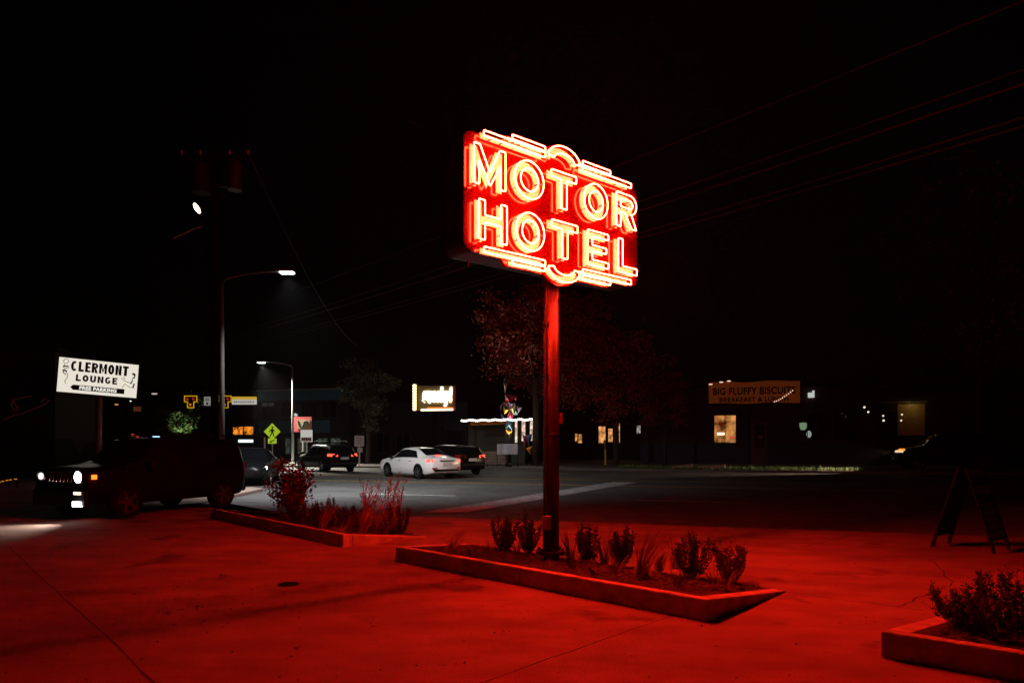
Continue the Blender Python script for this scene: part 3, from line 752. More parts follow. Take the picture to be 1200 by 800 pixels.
# cars seen between the dark SUV and the red bush
def pack_lights(t):
    return t
c1 = car('car', 'dark car with lit headlights showing through the red-leaved bush', (-10.9,28.6,-0.10), math.radians(-78), SEDAN, M_BLACKCAR, 1.40, .8, .335, extras=sedan_extras(True, False), group='cars on the road')
c2 = car('car', 'dark car with amber lamp standing farther back behind the SUV', (-13.6,33.5,-0.10), math.radians(-118), SEDAN, M_BLACKCAR, 1.40, .8, .335, extras=sedan_extras(False, False), group='cars on the road')
b = MB(); b.box((2.28,0.66,.74),(0.1,0.26,0.07)); b.build('turn_signal', E_AMB, c2)
b = MB(); b.box((2.36,0.34,.68),(0.1,0.24,0.06)); b.build('day_light', E_HEAD, c2)

# the boxy SUV beside the lot
JEEP = [(-2.10,.50,1.04,1.20,.80,.70),(-2.06,.36,1.08,1.45,.88,.72),(-1.9,.30,1.09,1.66,.905,.72),(-1.2,.29,1.08,1.70,.91,.72),(.0,.29,1.07,1.71,.91,.72),(.40,.29,1.06,1.68,.91,.715),(.98,.29,1.05,1.20,.91,.78),(1.3,.30,1.04,1.12,.90,.80),(1.85,.34,1.02,1.09,.875,.78),(2.02,.36,.97,1.05,.845,.76),(2.08,.40,.92,1.00,.82,.74)]
def jeep_extras(t, B):
    for sg in (1,-1):
        wn = MB()
        B.side(wn, -0.42, 0.26, 0.08, 0.86, sg, 0, -0.01); B.side(wn, 0.32, 0.92, 0.08, 0.86, sg, 0, -0.40)
        B.side(wn, -1.10, -0.48, 0.08, 0.86, sg, 0.02, 0); B.side(wn, -1.78, -1.18, 0.25, 0.82, sg, 0.12, 0.0)
        wn.build('side_window', M_WIN, t)
    w = MB(); B.top(w, 0.48, 0.95, 0.92, 0.95); w.build('windscreen', M_WIN, t)
    w = MB(); B.top(w, -2.06, -1.9, 0.90, 0.92); w.build('rear_window', M_WIN, t)
    g = MB()
    b = MB(); b.box((2.095,0,.90),(0.03,1.56,0.32)); b.build('grille', M_BLK, t, bevel=0.02)
    s = MB()
    for i in range(7):
        y = (i-3)*0.112
        n = 10; ring = []
        for k in range(n):
            a = 2*PI*k/n; ring.append((2.118, y+0.038*math.cos(a), .90+0.115*math.sin(a)))
        s.tube(ring, 0.011, 5, closed=True)
    s.build('grille_trim', M_CHROME, t)
    for sg in (1,-1):
        h = MB(); h.cyl((2.09,sg*0.575,.90),(2.135,sg*0.575,.90),0.105 if sg > 0 else 0.07,24); ho = h.build('headlight', E_HEAD if sg > 0 else emis('headlight_dim', (1,0.97,0.95), 1.1), t)
        r_ = MB(); r_.tube([(2.125, sg*0.575+0.125*math.cos(2*PI*k/24), .90+0.125*math.sin(2*PI*k/24)) for k in range(24)], 0.016, 6, closed=True); r_.build('headlight_ring', M_CHROME, ho)
        h = MB(); h.box((1.99,sg*0.862,.90),(0.10,0.03,0.09)); h.build('turn_signal', E_AMB if sg > 0 else M_BLK, t)
        h = MB(); h.box((2.15,sg*0.60,.575),(0.05,0.19,0.055)); h.build('fog_lamp', E_WARM if sg > 0 else M_BLK, t)
        if sg > 0:
            h = MB(); h.box((2.16,sg*0.60,.36),(0.05,0.23,0.10)); h.build('fog_lamp', E_HEAD2, t)
        m = MB(); m.box((0.80, sg*1.02, 1.12), (0.12,0.2,0.16)); m.build('mirror', M_BLK, t, bevel=0.03)
        for x in (0.16,-0.72):
            m = MB(); m.box((x, sg*0.925, 0.95), (0.16,0.03,0.03)); m.build('door_handle', M_CHROME, t)
        h = MB(); h.box((-2.08,sg*0.74,.98),(0.06,0.2,0.2)); h.build('taillight', M_TAILOFF, t)
        b = MB(); b.tube([(-1.7,sg*0.66,1.70),(-1.6,sg*0.66,1.765),(0.1,sg*0.66,1.77),(0.3,sg*0.66,1.69)], 0.018, 8); b.build('roof_rail', M_BLK, t)
    b = MB(); b.box((2.09,0,.47),(0.12,1.66,0.34)); b.build('front_bumper', M_BLK, t, bevel=0.05)
    b = MB(); b.box((-2.07,0,.50),(0.12,1.66,0.26)); b.build('rear_bumper', M_BLK, t, bevel=0.05)
    b = MB(); b.box((-2.10,0,.80),(0.02,0.5,0.14)); b.build('number_plate', M_PLATE, t)
    b = MB(); b.tube([(1.05,-0.5,1.19),(0.75,-0.05,1.43)], 0.012, 6); b.build('wiper', M_BLK, t)
jh = math.atan2(-0.92, -0.39)
jeep = car('boxy_suv', 'dark boxy SUV with round headlight and bright fog lamp at lot edge', (-8.42,15.9,0.0), jh, JEEP, M_BLACKCAR, 1.28, .78, .35, extras=jeep_extras, rim=mat('grey_alloy', (0.07,0.07,0.07), 0.4, 0.3))
lamp('headlight_beam', 'SPOT', (2.25,0.6,.50), 230, (1,0.86,0.74), jeep, target=(6.5,0.2,-0.6), size=1.7, blend=0.9, rad=0.06)
# the pickup-sized SUV across the road and one more at the frame's edge
bigsuv = car('large_suv', 'big dark SUV with one amber-lit headlamp parked across the road', (24.3,38.4,0.03), math.radians(163), [(x*1.12,a*1.15,b*1.22,c*1.18,d*1.06,e*1.06) for x,a,b,c,d,e in SUV], M_BLACKCAR, 1.55, .85, .40, group='cars parked across the road')
B = Body([(x*1.12,a*1.15,b*1.22,c*1.18,d*1.06,e*1.06) for x,a,b,c,d,e in SUV])
for sg in (1,-1):
    wn = MB(); B.side(wn, -0.55, 0.30, 0.08, 0.86, sg, 0, -0.02); B.side(wn, 0.36, 1.16, 0.08, 0.86, sg, 0, -0.55)
    B.side(wn, -1.5, -0.62, 0.08, 0.86, sg, 0.05, 0); wn.build('side_window', M_WIN, bigsuv)
    h = MB(); h.hexa([(2.40,sg*0.56,1.0),(2.60,sg*0.56,1.0),(2.50,sg*0.86,1.0),(2.25,sg*0.955,1.0),(2.40,sg*0.56,1.13),(2.56,sg*0.56,1.12),(2.46,sg*0.85,1.13),(2.25,sg*0.945,1.13)])
    h.build('headlight', emis('dim_headlamp', (1,0.72,0.42), 0.9) if sg > 0 else M_BLK, bigsuv)
    h = MB(); h.box((2.32,sg*0.93,1.16),(0.3,0.06,0.10)); h.build('turn_signal', E_AMB if sg > 0 else M_BLK, bigsuv)
w = MB(); B.top(w, 0.52, 1.22, 0.92, 0.95); w.build('windscreen', M_WIN, bigsuv)
w = MB(); w.box((2.60,0.2,.66),(0.03,0.5,0.15)); w.build('number_plate', M_PLATE, bigsuv)
w = MB(); w.box((0.5,0.995,.98),(1.6,0.02,0.05)); w.build('side_trim', M_CHROME, bigsuv)
lamp('headlight_beam', 'SPOT', (2.75,0.72,1.05), 5500, (1,0.66,0.42), bigsuv, target=(17,6.2,-0.9), size=0.75, blend=0.6, rad=0.06)
car('car', 'dark car cut by the frame edge with bright red taillight', (34.4,38.2,0.03), math.radians(-15), [(x,a*1.1,b*1.12,c*1.05,d,e) for x,a,b,c,d,e in SUV], M_BLACKCAR, 1.38, .8, .36, extras=suv_extras(), group='cars parked across the road')

# ------------------------------------------------------------------ street lamps, utility pole, wires
M_GALV = mat('galvanised', (0.30,0.30,0.29), 0.5, 0.4, var=0.25)
M_DPOLE = mat('dark_wood', (0.004,0.003,0.003), 0.95, var=0.4, spec=0.02)
M_DARKMETAL = mat('dark_metal', (0.007,0.007,0.008), 0.6, 0.0, spec=0.1)
E_LED = emis('led_white', (0.86,0.97,1.0), 14)
def street_lamp(label, base, h, arm, power, col, group='street lamps', E=E_LED, rise=0.25, headlen=0.62, m=M_GALV, spot=2.0, aim=(0,0)):
    t = thing('street_lamp', label, 'street lamp', base, 0, group)
    ax = Vector((arm[0], arm[1], 0))
    b = MB(); b.tube([(0,0,0),(0,0,h*0.5),(0,0,h-0.1)], [0.095,0.08,0.06], 12); b.build('pole', m, t, smooth=True)
    b = MB(); b.box((0,0,0.08),(0.4,0.4,0.16)); b.build('base', m, t, bevel=0.02)
    b = MB(); b.tube([(0,0,h-0.12), ax*0.08+Vector((0,0,h+0.02)), ax*0.35+Vector((0,0,h+rise*0.55)), ax*0.7+Vector((0,0,h+rise*0.9)), ax+Vector((0,0,h+rise))], 0.032, 8); b.build('arm', m, t, smooth=True)
    d = ax.normalized(); e = ax+Vector((0,0,h+rise)); a_ = math.atan2(d.y, d.x)
    b = MB(); b.box(e+d*headlen*0.42+Vector((0,0,0.03)), (headlen,0.26,0.10), rz=a_); hd_ = b.build('lamp_head', m, t, bevel=0.03)
    b = MB(); b.box(e+d*headlen*0.5+Vector((0,0,-0.045)), (headlen*0.72,0.22,0.045), rz=a_); b.build('lens', E, hd_, bevel=0.02)
    if power > 0:
        p = e+d*headlen*0.5+Vector((0,0,-0.11)); lamp('lamp_light', 'SPOT', p, power, col, t, target=(p.x+aim[0], p.y+aim[1], p.z-1), size=spot, blend=1.0, rad=0.12)
    return t
L1 = W(325,318,22.0); pole1 = Vector((-9.35, 22.0, 0.0))
street_lamp('tall street lamp with lit white head over the dark SUV', pole1, L1.z-0.25, (L1.x-pole1.x, 0), 7200, (0.94,0.98,1.0), m=mat('dimmed_steel', (0.05,0.05,0.045), 0.7, 0.0, spec=0.2), aim=(0.15,0.5), spot=2.25)  # this pole's steel is darkened in place of weaker light on it
L2 = W(312,425.5,47.5); pole2 = Vector(((343-600)/F*47.5, 47.5, 0.03))
street_lamp('distant street lamp beyond the road, arm reaching towards utility pole', pole2, L2.z-0.2, (L2.x-pole2.x, 0), 26000, (1.0,0.92,0.78), headlen=0.7, aim=(0.5,-0.35), spot=1.42)
up = thing('utility_pole', 'tall dark utility pole with transformers rising behind the SUV', 'utility pole', (W(251,0,18.6).x+0.02, 18.6, 0))
b = MB(); b.tube([(0,0,-0.1),(0,0,5),(0,0,9.6)], [0.105,0.10,0.09], 14); b.build('pole', M_DPOLE, up, smooth=True)
for x, z, rr, hh, m in ((-0.33,8.35,0.24,0.72,M_DARKMETAL),(0.58,8.42,0.19,0.72,mat('transformer_grey', (0.009,0.008,0.008), 0.5))):
    b = MB(); b.cyl((x,-0.1,z),(x,-0.1,z+hh),rr,18); b.cyl((x,-0.1,z+hh),(x,-0.1,z+hh+0.06),rr*0.8,18); b.tube([(x,-0.1,z+hh),(x,-0.1,z+hh+0.25)],[0.04,0.02],8)
    b.box((x*0.5,-0.02,z+0.15),(abs(x),0.06,0.06)); b.build('transformer', m, up, smooth=False)
b = MB(); b.box((0,0.02,9.35),(2.0,0.1,0.12)); b.build('crossarm', M_DPOLE, up)
for x in (-0.9,-0.4,0.4,0.9):
    b = MB(); b.tube([(x,0.02,9.41),(x,0.02,9.5),(x,0.02,9.56)],[0.02,0.045,0.03],8); b.build('insulator', M_GALV, up)
fl = Vector(W(230.5,243.5,18.55))-Vector(up.location)
b = MB(); b.tube([(0,0,7.6),(fl.x*0.6,0,7.75),(fl.x+0.02,0,fl.z)],0.022,8); b.build('floodlight_arm', M_DARKMETAL, up)
dd = Vector((-0.62,-0.52,-0.58)).normalized(); c_ = Vector((fl.x, -0.02, fl.z))
b = MB(); b.tube([c_-dd*0.2, c_-dd*0.05, c_], [0.05,0.12,0.16], 18); fo = b.build('floodlight', M_DARKMETAL, up, smooth=True)
b = MB(); b.tube([c_+dd*0.004, c_+dd*0.02], [0.145,0.135], 18); b.build('lens', emis('flood_warm', (1,0.62,0.35), 9), fo)
pu = Vector(up.location)
def wire(label, p, q, sag, r=0.011, group='overhead wires', name='overhead_wire', m=None):
    p, q = Vector(p), Vector(q); b = MB(); pts = []
    n = 26
    for i in range(n+1):
        t = i/n; c = p.lerp(q, t); c.z -= sag*4*t*(1-t); pts.append(c-p)
    b.tube(pts, r, 5); o = b.build(name, m or M_WIRE, None); o.location = p
    return tag(o, label, 'wire', group)
M_WIRE = mat('wire_jacket', (0.022,0.02,0.018), 0.6, spec=0.15)
farp = Vector((-20.65, 47.6, 0.03))
fp = thing('utility_pole', 'distant dark utility pole across the road where the wires end', 'utility pole', farp)
b = MB(); b.tube([(0,0,0),(0,0,10.2)],[0.16,0.11],12); b.build('pole', M_DPOLE, fp, smooth=True)
b = MB(); b.box((0,0,9.3),(2.2,0.1,0.12),rz=0.86); b.build('crossarm', M_DPOLE, fp)
dW = Vector((0.655,-0.756))
for lab, px, py, h in (('highest thin wire crossing the sky beside the neon sign',720,195,9.0),('second wire from the top in the sky beside the sign',745,237,8.0),
                       ('thicker cable third from the top in the sky',748,247,7.7),('fourth wire down in the sky beside the sign',750,272,7.0),('lowest wire passing behind the neon sign',750,278.5,6.8)):
    u, v = (px-600)/F, (HOR-py)/F; z = (h-EYE)/v; P0 = Vector((u*z, z))
    k0 = (farp.x-P0.x)/-dW.x*-1
    a = P0-dW*((P0.x-farp.x)/dW.x); e = P0+dW*19
    wire(lab, (farp.x, a.y if abs(a.y-47.6) < 3 else 47.6, h+0.35), (e.x, e.y, h+0.2), 0.3, 0.019 if 'cable' in lab else 0.012)
wire('slack wire running from utility pole towards the far side lamp', (pu.x+0.9, 18.6, 9.5), (W(420,395,47).x, 47.0, 8.2), 0.9, 0.012)
# twig-like cable remnants caught by the floodlight
b = MB(); q0 = W(236,266,18.3); q1 = W(203,279,18.3)
b.tube([Vector((0,0,0)), (q1-q0)*0.3+Vector((0,0,0.03)), (q1-q0)*0.7, q1-q0], 0.012, 6)
o = b.build('service_cable', mat('copper_cable', (0.3,0.12,0.05), 0.5)); o.location = q0; tag(o, 'short orange-lit service cable hanging just under the floodlight', 'cable')

# ------------------------------------------------------------------ trees
M_BARK = mat('bark', (0.05,0.035,0.028), 0.95, var=0.4, bump=0.5, bscale=20)
M_CROWN = mat('red_lit_leaf', (0.27,0.04,0.02), 0.55, var=0.45, scale=0.9)  # neon sign's red light is put into this leaf colour
M_CROWNG = mat('green_leaf', (0.07,0.13,0.03), 0.55, var=0.45, scale=0.9)
M_CROWND = mat('dark_green_leaf', (0.05,0.07,0.03), 0.6, var=0.4, scale=0.9)
def tree(label, base, h, cz, rx, ry, rz, n_cl=60, per=110, lf=0.2, m=None, r0=0.2, spread=None, seed=1, group='trees across the road', off=(0,0)):
    rnd = random.Random(seed)
    t = thing('tree', label, 'tree', base, 0, group)
    tr = MB(); tr.tube([(0,0,-0.1),(0.03,0.02,cz*0.35),(off[0]*0.3,off[1]*0.3,cz*0.75),(off[0]*0.7,off[1]*0.7,cz+rz*0.5)],[r0*1.3,r0,r0*0.8,r0*0.25],10)
    f = MB(); ctr = Vector((off[0],off[1],cz))
    for i in range(n_cl):
        while True:
            v = Vector((rnd.uniform(-1,1), rnd.uniform(-1,1), rnd.uniform(-1,1)))
            if 0.12 < v.length < 1.0: break
        v *= rnd.uniform(0.75,1.1)
        c = ctr+Vector((v.x*rx, v.y*ry, v.z*rz))
        j = Vector((off[0]*0.3, off[1]*0.3, cz*0.45+rnd.uniform(0,0.35)*cz))
        mid = j.lerp(c, 0.55)+Vector((rnd.gauss(0,0.25), rnd.gauss(0,0.25), rnd.uniform(0,0.4)))
        if i < 34: tr.tube([j, mid, c], [r0*0.32, r0*0.16, 0.012], 5)
        sp = (spread or 0.105)*(rx+ry+rz)/3*rnd.uniform(0.6,1.3)
        random.seed(seed*1000+i)
        for _ in range(int(per*rnd.uniform(0.5,1.3))):
            p = c+Vector((rnd.gauss(0,sp*1.25), rnd.gauss(0,sp*1.25), rnd.gauss(0,sp*0.75)))
            leaf(f, p, (rnd.gauss(0,1), rnd.gauss(0,1), rnd.gauss(-0.2,0.7)), lf*rnd.uniform(0.6,1.3), lf*0.62)
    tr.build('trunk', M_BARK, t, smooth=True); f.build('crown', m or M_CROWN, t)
    return t
tz = 42.8+0.0
tree('big spreading tree behind the neon sign, leaves coloured red for its light', (W(628,0,46.5).x, 46.5, 0.03), 13, 8.8, 5.6, 3.2, 3.7, 120, 130, 0.23, seed=3, r0=0.24)
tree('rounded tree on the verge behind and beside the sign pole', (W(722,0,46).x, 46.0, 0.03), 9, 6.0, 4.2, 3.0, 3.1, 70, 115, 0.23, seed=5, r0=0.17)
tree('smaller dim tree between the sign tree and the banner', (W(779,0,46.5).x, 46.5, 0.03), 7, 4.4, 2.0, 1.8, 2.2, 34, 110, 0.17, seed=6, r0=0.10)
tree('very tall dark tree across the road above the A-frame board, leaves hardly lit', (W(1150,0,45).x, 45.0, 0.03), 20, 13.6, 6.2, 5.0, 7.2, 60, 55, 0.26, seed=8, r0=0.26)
tree('tree with bright green lamplit leaves beyond the dark SUV', (W(206,0,62).x, 62.0, 0.03), 6, 3.7, 2.7, 2.2, 1.9, 46, 130, 0.24, m=M_CROWNG, seed=9, r0=0.14, group='trees by the crossing signals')
tree('dark tree just below the two yellow-framed signals', (W(250,0,70).x, 70.0, 0.03), 8, 4.5, 3.6, 2.4, 2.2, 44, 110, 0.26, m=M_CROWND, seed=10, r0=0.16, group='trees by the crossing signals')
tree('slim dark tree beside the lit roof sign', (W(431,0,50).x, 50.0, 0.03), 9, 5.2, 2.0, 1.8, 2.9, 44, 100, 0.2, m=M_CROWND, seed=11, r0=0.13)
tree('dim tree rising behind the dark shop with yellow-lit wall', (W(1105,0,52).x, 52.0, 0.03), 9, 6.0, 3.2, 2.6, 2.6, 40, 90, 0.22, m=M_CROWND, seed=12, r0=0.15)

# ------------------------------------------------------------------ backlit lounge sign
cz_ = 30.0
ls = thing('lounge_sign', 'white backlit sign reading CLERMONT LOUNGE on a thin pole', 'sign', (W(116,0,cz_).x, cz_, 0), math.radians(25))
E_BOX = emis('lightbox_face', (1,0.93,0.80), 0.80)
M_INK = mat('black_ink', (0.004,0.004,0.004), 0.7)
fr = bpy.data.objects.new('lightbox', None)
roll = Matrix.Rotation(math.radians(4.0), 3, 'Y')
LC = Vector((0,0,W(116,443,cz_).z))
def lsp(x, z, d): return LC+roll@Vector((x, -0.14-d, z))
lw, lh = 1.53, 0.77
b = MB(); b.poly([[(-lw,-lh),(lw,-lh),(lw,lh),(-lw,lh)]], lsp, -0.28, 0.0)
box_ = b.build('lightbox', M_DARKMETAL, ls)
for s0, s1 in ((0.001,0.010),):
    b = MB(); b.poly([[(-lw+.03,-lh+.03),(lw-.03,-lh+.03),(lw-.03,lh-.03),(-lw+.03,lh-.03)]], lsp, s0, s1); b.build('sign_face', E_BOX, ls)
def ltext(t, x, z, h, w, bold, m=M_INK, dep=0.014, name='lettering'):
    p = lsp(x, z, dep); e = Matrix.Rotation(PI/2, 3, 'X'); 
    return text_obj(t, name, m, ls, p, h, w, (roll@e).to_euler(), 0.004, bold)
def block(txt, x0, x1, zb, h, s, gap):
    wts = {'M':1.25,'I':0.4,'L':0.85,'E':0.85,'T':0.95}; tot = sum(wts.get(c,1.0) for c in txt); unit = (x1-x0-gap*(len(txt)-1))/tot; x = x0
    for c in txt:
        w = unit*wts.get(c,1.0); bb = MB()
        bb.poly([[(x+px, zb+pz_) for px, pz_ in l] for l in letter_loops(c, w, h, s)], lsp, 0.012, 0.018); bb.build('letter', M_INK, ls); x += w+gap
block('CLERMONT', -1.05, 1.12, 0.20, 0.43, 0.098, 0.045)
block('LOUNGE', -0.84, 0.72, -0.22, 0.29, 0.078, 0.06)
b = MB(); b.poly([[(-1.02,-0.50),(-0.92,-0.39),(1.02,-0.39),(1.02,-0.61),(-0.92,-0.61)]], lsp, 0.012, 0.018); b.build('arrow_panel', M_INK, ls)
ltext('FREE PARKING', 0.02, -0.50, 0.16, 1.4, 0.05, emis('arrow_letter', (1,0.95,0.85), 0.9), 0.020)
def stroke(pts, rad=0.012):
    b = MB(); b.tube([lsp(x, z, 0.014) for x, z in pts], rad, 6); return b
b = MB()
for pts, rd in (([(-1.30,0.66),(-1.22,0.70),(-1.14,0.62),(-1.18,0.50),(-1.30,0.48),(-1.34,0.58),(-1.30,0.66)],0.012),([(-1.28,0.44),(-1.34,0.34),(-1.26,0.26),(-1.12,0.34)],0.014),
                ([(-1.30,0.24),(-1.22,0.14),(-1.14,0.02),(-1.16,-0.14),(-1.24,-0.26),(-1.20,-0.38)],0.012),([(-1.34,0.20),(-1.30,0.08),(-1.20,0.0)],0.02),([(-1.32,0.20),(-1.18,0.16)],0.035),([(-1.32,0.36),(-1.14,0.38)],0.03)):
    b.tube([lsp(x, z, 0.016) for x, z in pts], rd, 6)
b.build('dancer_drawing', M_INK, ls)
b = MB()
for pts, rd in (([(1.30,0.30),(1.38,0.26),(1.36,0.14),(1.28,0.12)],0.03),([(1.26,0.32),(1.34,0.34),(1.40,0.28)],0.03),([(1.30,0.06),(1.28,-0.06),(1.22,-0.12)],0.025),([(0.86,0.10),(1.0,-0.02),(1.16,-0.08),(1.30,-0.10)],0.012),
                ([(0.94,0.16),(1.02,0.04)],0.010),([(0.92,-0.32),(1.02,-0.16),(1.14,-0.24),(1.26,-0.30),(1.34,-0.24),(1.40,-0.34)],0.012),([(1.38,-0.10),(1.34,-0.30)],0.03)):
    b.tube([lsp(x, z, 0.016) for x, z in pts], rd, 6)
b.build('dancer_drawing', M_INK, ls)
b = MB(); b.tube([(-0.02,0,0),(0.03,0,LC.z-lh+0.05)], [0.12,0.11], 12); b.build('pole', mat('rusty_pole', (0.16,0.08,0.07), 0.6, var=0.3), ls, smooth=True)

# ------------------------------------------------------------------ crossing signals on a mast arm
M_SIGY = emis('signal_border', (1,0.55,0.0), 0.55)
E_SIGR = emis('signal_red', (1,0.04,0.03), 0.35); E_SIGA = emis('signal_amber', (1,0.25,0.02), 0.5)
sz = 58.0
ma = thing('signal_mast', 'dark mast with long arm carrying the crossing signals', 'mast', (W(150,0,sz).x, sz, 0.03))
top_z = W(0,457,sz).z; x_end = W(306,0,sz).x-W(150,0,sz).x
b = MB(); b.tube([(0,0,0),(0,0,top_z+0.3)],[0.16,0.12],12); b.build('pole', M_DARKMETAL, ma, smooth=True)
b = MB(); b.tube([(0,0,top_z),(x_end*0.5,0,top_z+0.12),(x_end,0,top_z+0.1)],[0.10,0.08,0.05],10); b.build('arm', M_DARKMETAL, ma, smooth=True)
def beacon(label, px):
    c = W(px, 470.5, sz); t = thing('crossing_signal', label, 'traffic signal', (c.x, sz-0.2, c.z), 0, 'crossing signals')
    a, h1, h0 = 0.56, 0.50, -0.56; nw = 0.30; st = -0.06
    outer = [(-a,h1),(a,h1),(a,st),(nw,st),(nw,h0),(-nw,h0),(-nw,st),(-a,st)]
    k = 0.075; inner = [(-a+k,h1-k),(a-k,h1-k),(a-k,st+k),(nw-k,st+k),(nw-k,h0+k),(-nw+k,h0+k),(-nw+k,st+k),(-a+k,st+k)]
    f3 = lambda x, z, d: (x, -d, z)
    b = MB(); b.poly([outer], f3, 0.0, 0.03); b.build('backplate', M_BLK, t)
    b = MB(); b.poly([outer, inner], f3, 0.034, 0.05); b.build('border', M_SIGY, t)
    for x, z, m in ((-0.25,0.20,E_SIGR),(0.25,0.20,E_SIGR),(0,-0.26,E_SIGA)):
        b = MB(); b.cyl((x,-0.035,z),(x,-0.10,z),0.19,16); hs = b.build('lamp_housing', M_BLK, t)
        b = MB(); b.cyl((x,-0.102,z),(x,-0.115,z),0.10,16); b.build('lens', m, hs)
        b = MB(); b.tube([(x+0.19*math.cos(i*PI/8),-0.20,z+0.19*math.sin(i*PI/8)) for i in range(9)],0.012,5); b.build('visor', M_BLK, hs)
    b = MB(); b.tube([(0,0.03,h1-0.05),(0,0.03,top_z-c.z+0.05)],0.035,8); b.build('hanger', M_GALV, t)
    return t
beacon('yellow-framed crossing signal hanging beside the small white sign', 225)
beacon('yellow-framed crossing signal beside the long street name sign', 265)
M_SIGNW = mat('sign_white', (0.75,0.75,0.72), 0.5); E_SIGNW = emis('sign_white_glow', (1,0.97,0.88), 0.45); E_SIGNY = emis('sign_yellow_glow', (1,0.62,0.05), 0.5)  # glowing copies: light falling on the plates is put into the material
c = W(243.5,470,sz); t = thing('regulation_sign', 'small white sign hanging between the two yellow-framed signals', 'sign', (c.x, sz-0.1, c.z))
b = MB(); b.box((0,0,0),(0.55,0.03,0.75)); b.build('plate', emis('dim_white', (0.9,0.9,0.8), 0.22), t)
b = MB()
for z in (0.22,0.08): b.box((0,-0.02,z),(0.36,0.008,0.06))
b.build('lettering', M_INK, t)
b = MB(); b.cyl((0,-0.018,-0.2),(0,-0.026,-0.2),0.10,16); b.build('red_disc', mat('sign_red', (0.5,0.03,0.03), 0.5), t)
b = MB(); b.tube([(0,0,0.37),(0,0,top_z-c.z+0.06)],0.03,6); b.build('hanger', M_GALV, t)
b = MB(); b.tube([(-1.3,0.0,0.0),(-0.27,0.0,0.0)],0.025,6); b.build('bracket', M_GALV, t)
c = W(287,469.6,sz); t = thing('street_name_sign', 'long yellow and white street name sign on the mast arm', 'sign', (c.x, sz-0.12, c.z))
b = MB(); b.box((0,0,-0.10),(2.1,0.03,0.42)); b.build('plate', E_SIGNW, t)
b = MB(); b.box((0,0,0.235),(2.1,0.03,0.23)); b.build('yellow_strip', E_SIGNY, t)
b = MB()
for i in range(9): b.box((-0.85+i*0.2+random.uniform(-.02,.02),-0.02,-0.10),(0.10,0.008,0.16))
b.build('lettering', mat('sign_grey', (0.3,0.3,0.3), 0.6), t)
b = MB()
for x in (-0.7,0.7): b.tube([(x,0,0.34),(x,0,top_z-c.z+0.1)],0.025,6)
b.build('hanger', M_GALV, t)

# pedestrian sign
pz = 45.0
t = thing('pedestrian_sign', 'yellow-green diamond pedestrian sign with arrow plaque below it', 'road sign', (W(319,0,pz).x, pz, 0.03))
E_PED = emis('glowing_ped_sign', (0.55,0.80,0.02), 0.55)  # plates glow by themselves in place of light reflected off them
zc = W(0,506,pz).z
b = MB(); b.tube([(0,0.04,0),(0,0.04,zc+0.5)],0.035,8); b.build('post', M_GALV, t)
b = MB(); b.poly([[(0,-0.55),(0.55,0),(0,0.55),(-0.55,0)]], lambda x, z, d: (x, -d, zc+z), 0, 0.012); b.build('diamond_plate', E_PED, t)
b = MB(); f3 = lambda x, z, d: (x, -d, zc+z)
b.poly([arc(0.02,0.27,0.07,0.07,0,330,11)], f3, 0.014, 0.02)
b.poly([[(-0.09,0.17),(0.10,0.17),(0.08,-0.05),(-0.06,-0.05)]], f3, 0.014, 0.02)
b.poly([[(-0.06,-0.05),(0.02,-0.05),(-0.10,-0.33),(-0.18,-0.33)]], f3, 0.0145, 0.0205)
b.poly([[(0.0,-0.05),(0.08,-0.05),(0.17,-0.33),(0.09,-0.33)]], f3, 0.014, 0.02)
b.poly([[(-0.09,0.15),(-0.06,0.08),(-0.17,-0.04),(-0.21,0.0)]], f3, 0.0135, 0.0195)
b.poly([[(0.10,0.15),(0.07,0.08),(0.17,0.0),(0.20,0.04)]], f3, 0.0135, 0.0195)
b.build('walking_figure', M_INK, t)
zp = W(0,517,pz).z
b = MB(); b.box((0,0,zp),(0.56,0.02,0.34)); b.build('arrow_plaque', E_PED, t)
b = MB(); b.poly([[(0.16,0.10),(0.19,0.05),(-0.04,-0.06),(-0.02,-0.11),(-0.18,-0.10),(-0.10,0.04),(-0.08,-0.01)]], lambda x, z, d: (x, -d, zp+z), 0.012, 0.018); b.build('arrow', M_INK, t)
t = tag(MB().tube([(0,0,0),(0,0,2.0)],0.045,10).build('metal_post', mat('bright_galv', (0.5,0.52,0.52), 0.5)), 'bare grey metal post just before the pedestrian sign', 'post'); t.location = (W(310,0,42).x, 42, -0.1)

# estate agent boards and the small white notice
bz = 47.5
def board(label, px, py, w, h, post_bottom, m, mark, name='notice_board', z=bz, two=None):
    c = W(px, py, z); t = thing(name, label, 'sign board', (c.x, z, 0.03), 0)
    b = MB(); b.box((0,0,c.z),(w,0.04,h)); b.build('board', m, t)
    b = MB(); b.box((0,0.05,(c.z+h*0.3)/2),(0.09,0.05,c.z+h*0.3)); b.build('post', mat('pale_post', (0.4,0.35,0.33), 0.7), t)
    if mark: mark(t, c.z)
    return t
M_REDB = mat('board_red', (0.55,0.10,0.10), 0.5); M_TAN = mat('board_tan', (0.28,0.27,0.16), 0.6)
def mk1(t, z):
    b = MB(); b.box((0.08,-0.03,z),(0.86,0.01,0.66)); b.build('panel', M_TAN, t)
    b = MB(); b.tube([(-0.30,-0.04,z+0.25),(-0.24,-0.04,z-0.05),(-0.08,-0.04,z-0.22),(0.06,-0.04,z-0.05),(0.14,-0.04,z+0.2),(0.30,-0.04,z+0.24),(0.42,-0.04,z-0.02)],0.05,6); b.build('lettering', M_INK, t)
def mk2(t, z):
    b = MB(); b.box((0,-0.03,z-0.24),(0.72,0.01,0.28)); b.build('panel', mat('board_pink', (0.5,0.33,0.28), 0.6), t)
    b = MB()
    for i in range(5): b.box((-0.26+i*0.13,-0.04,z-0.22),(0.08,0.008,0.15))
    b.build('lettering', M_INK, t)
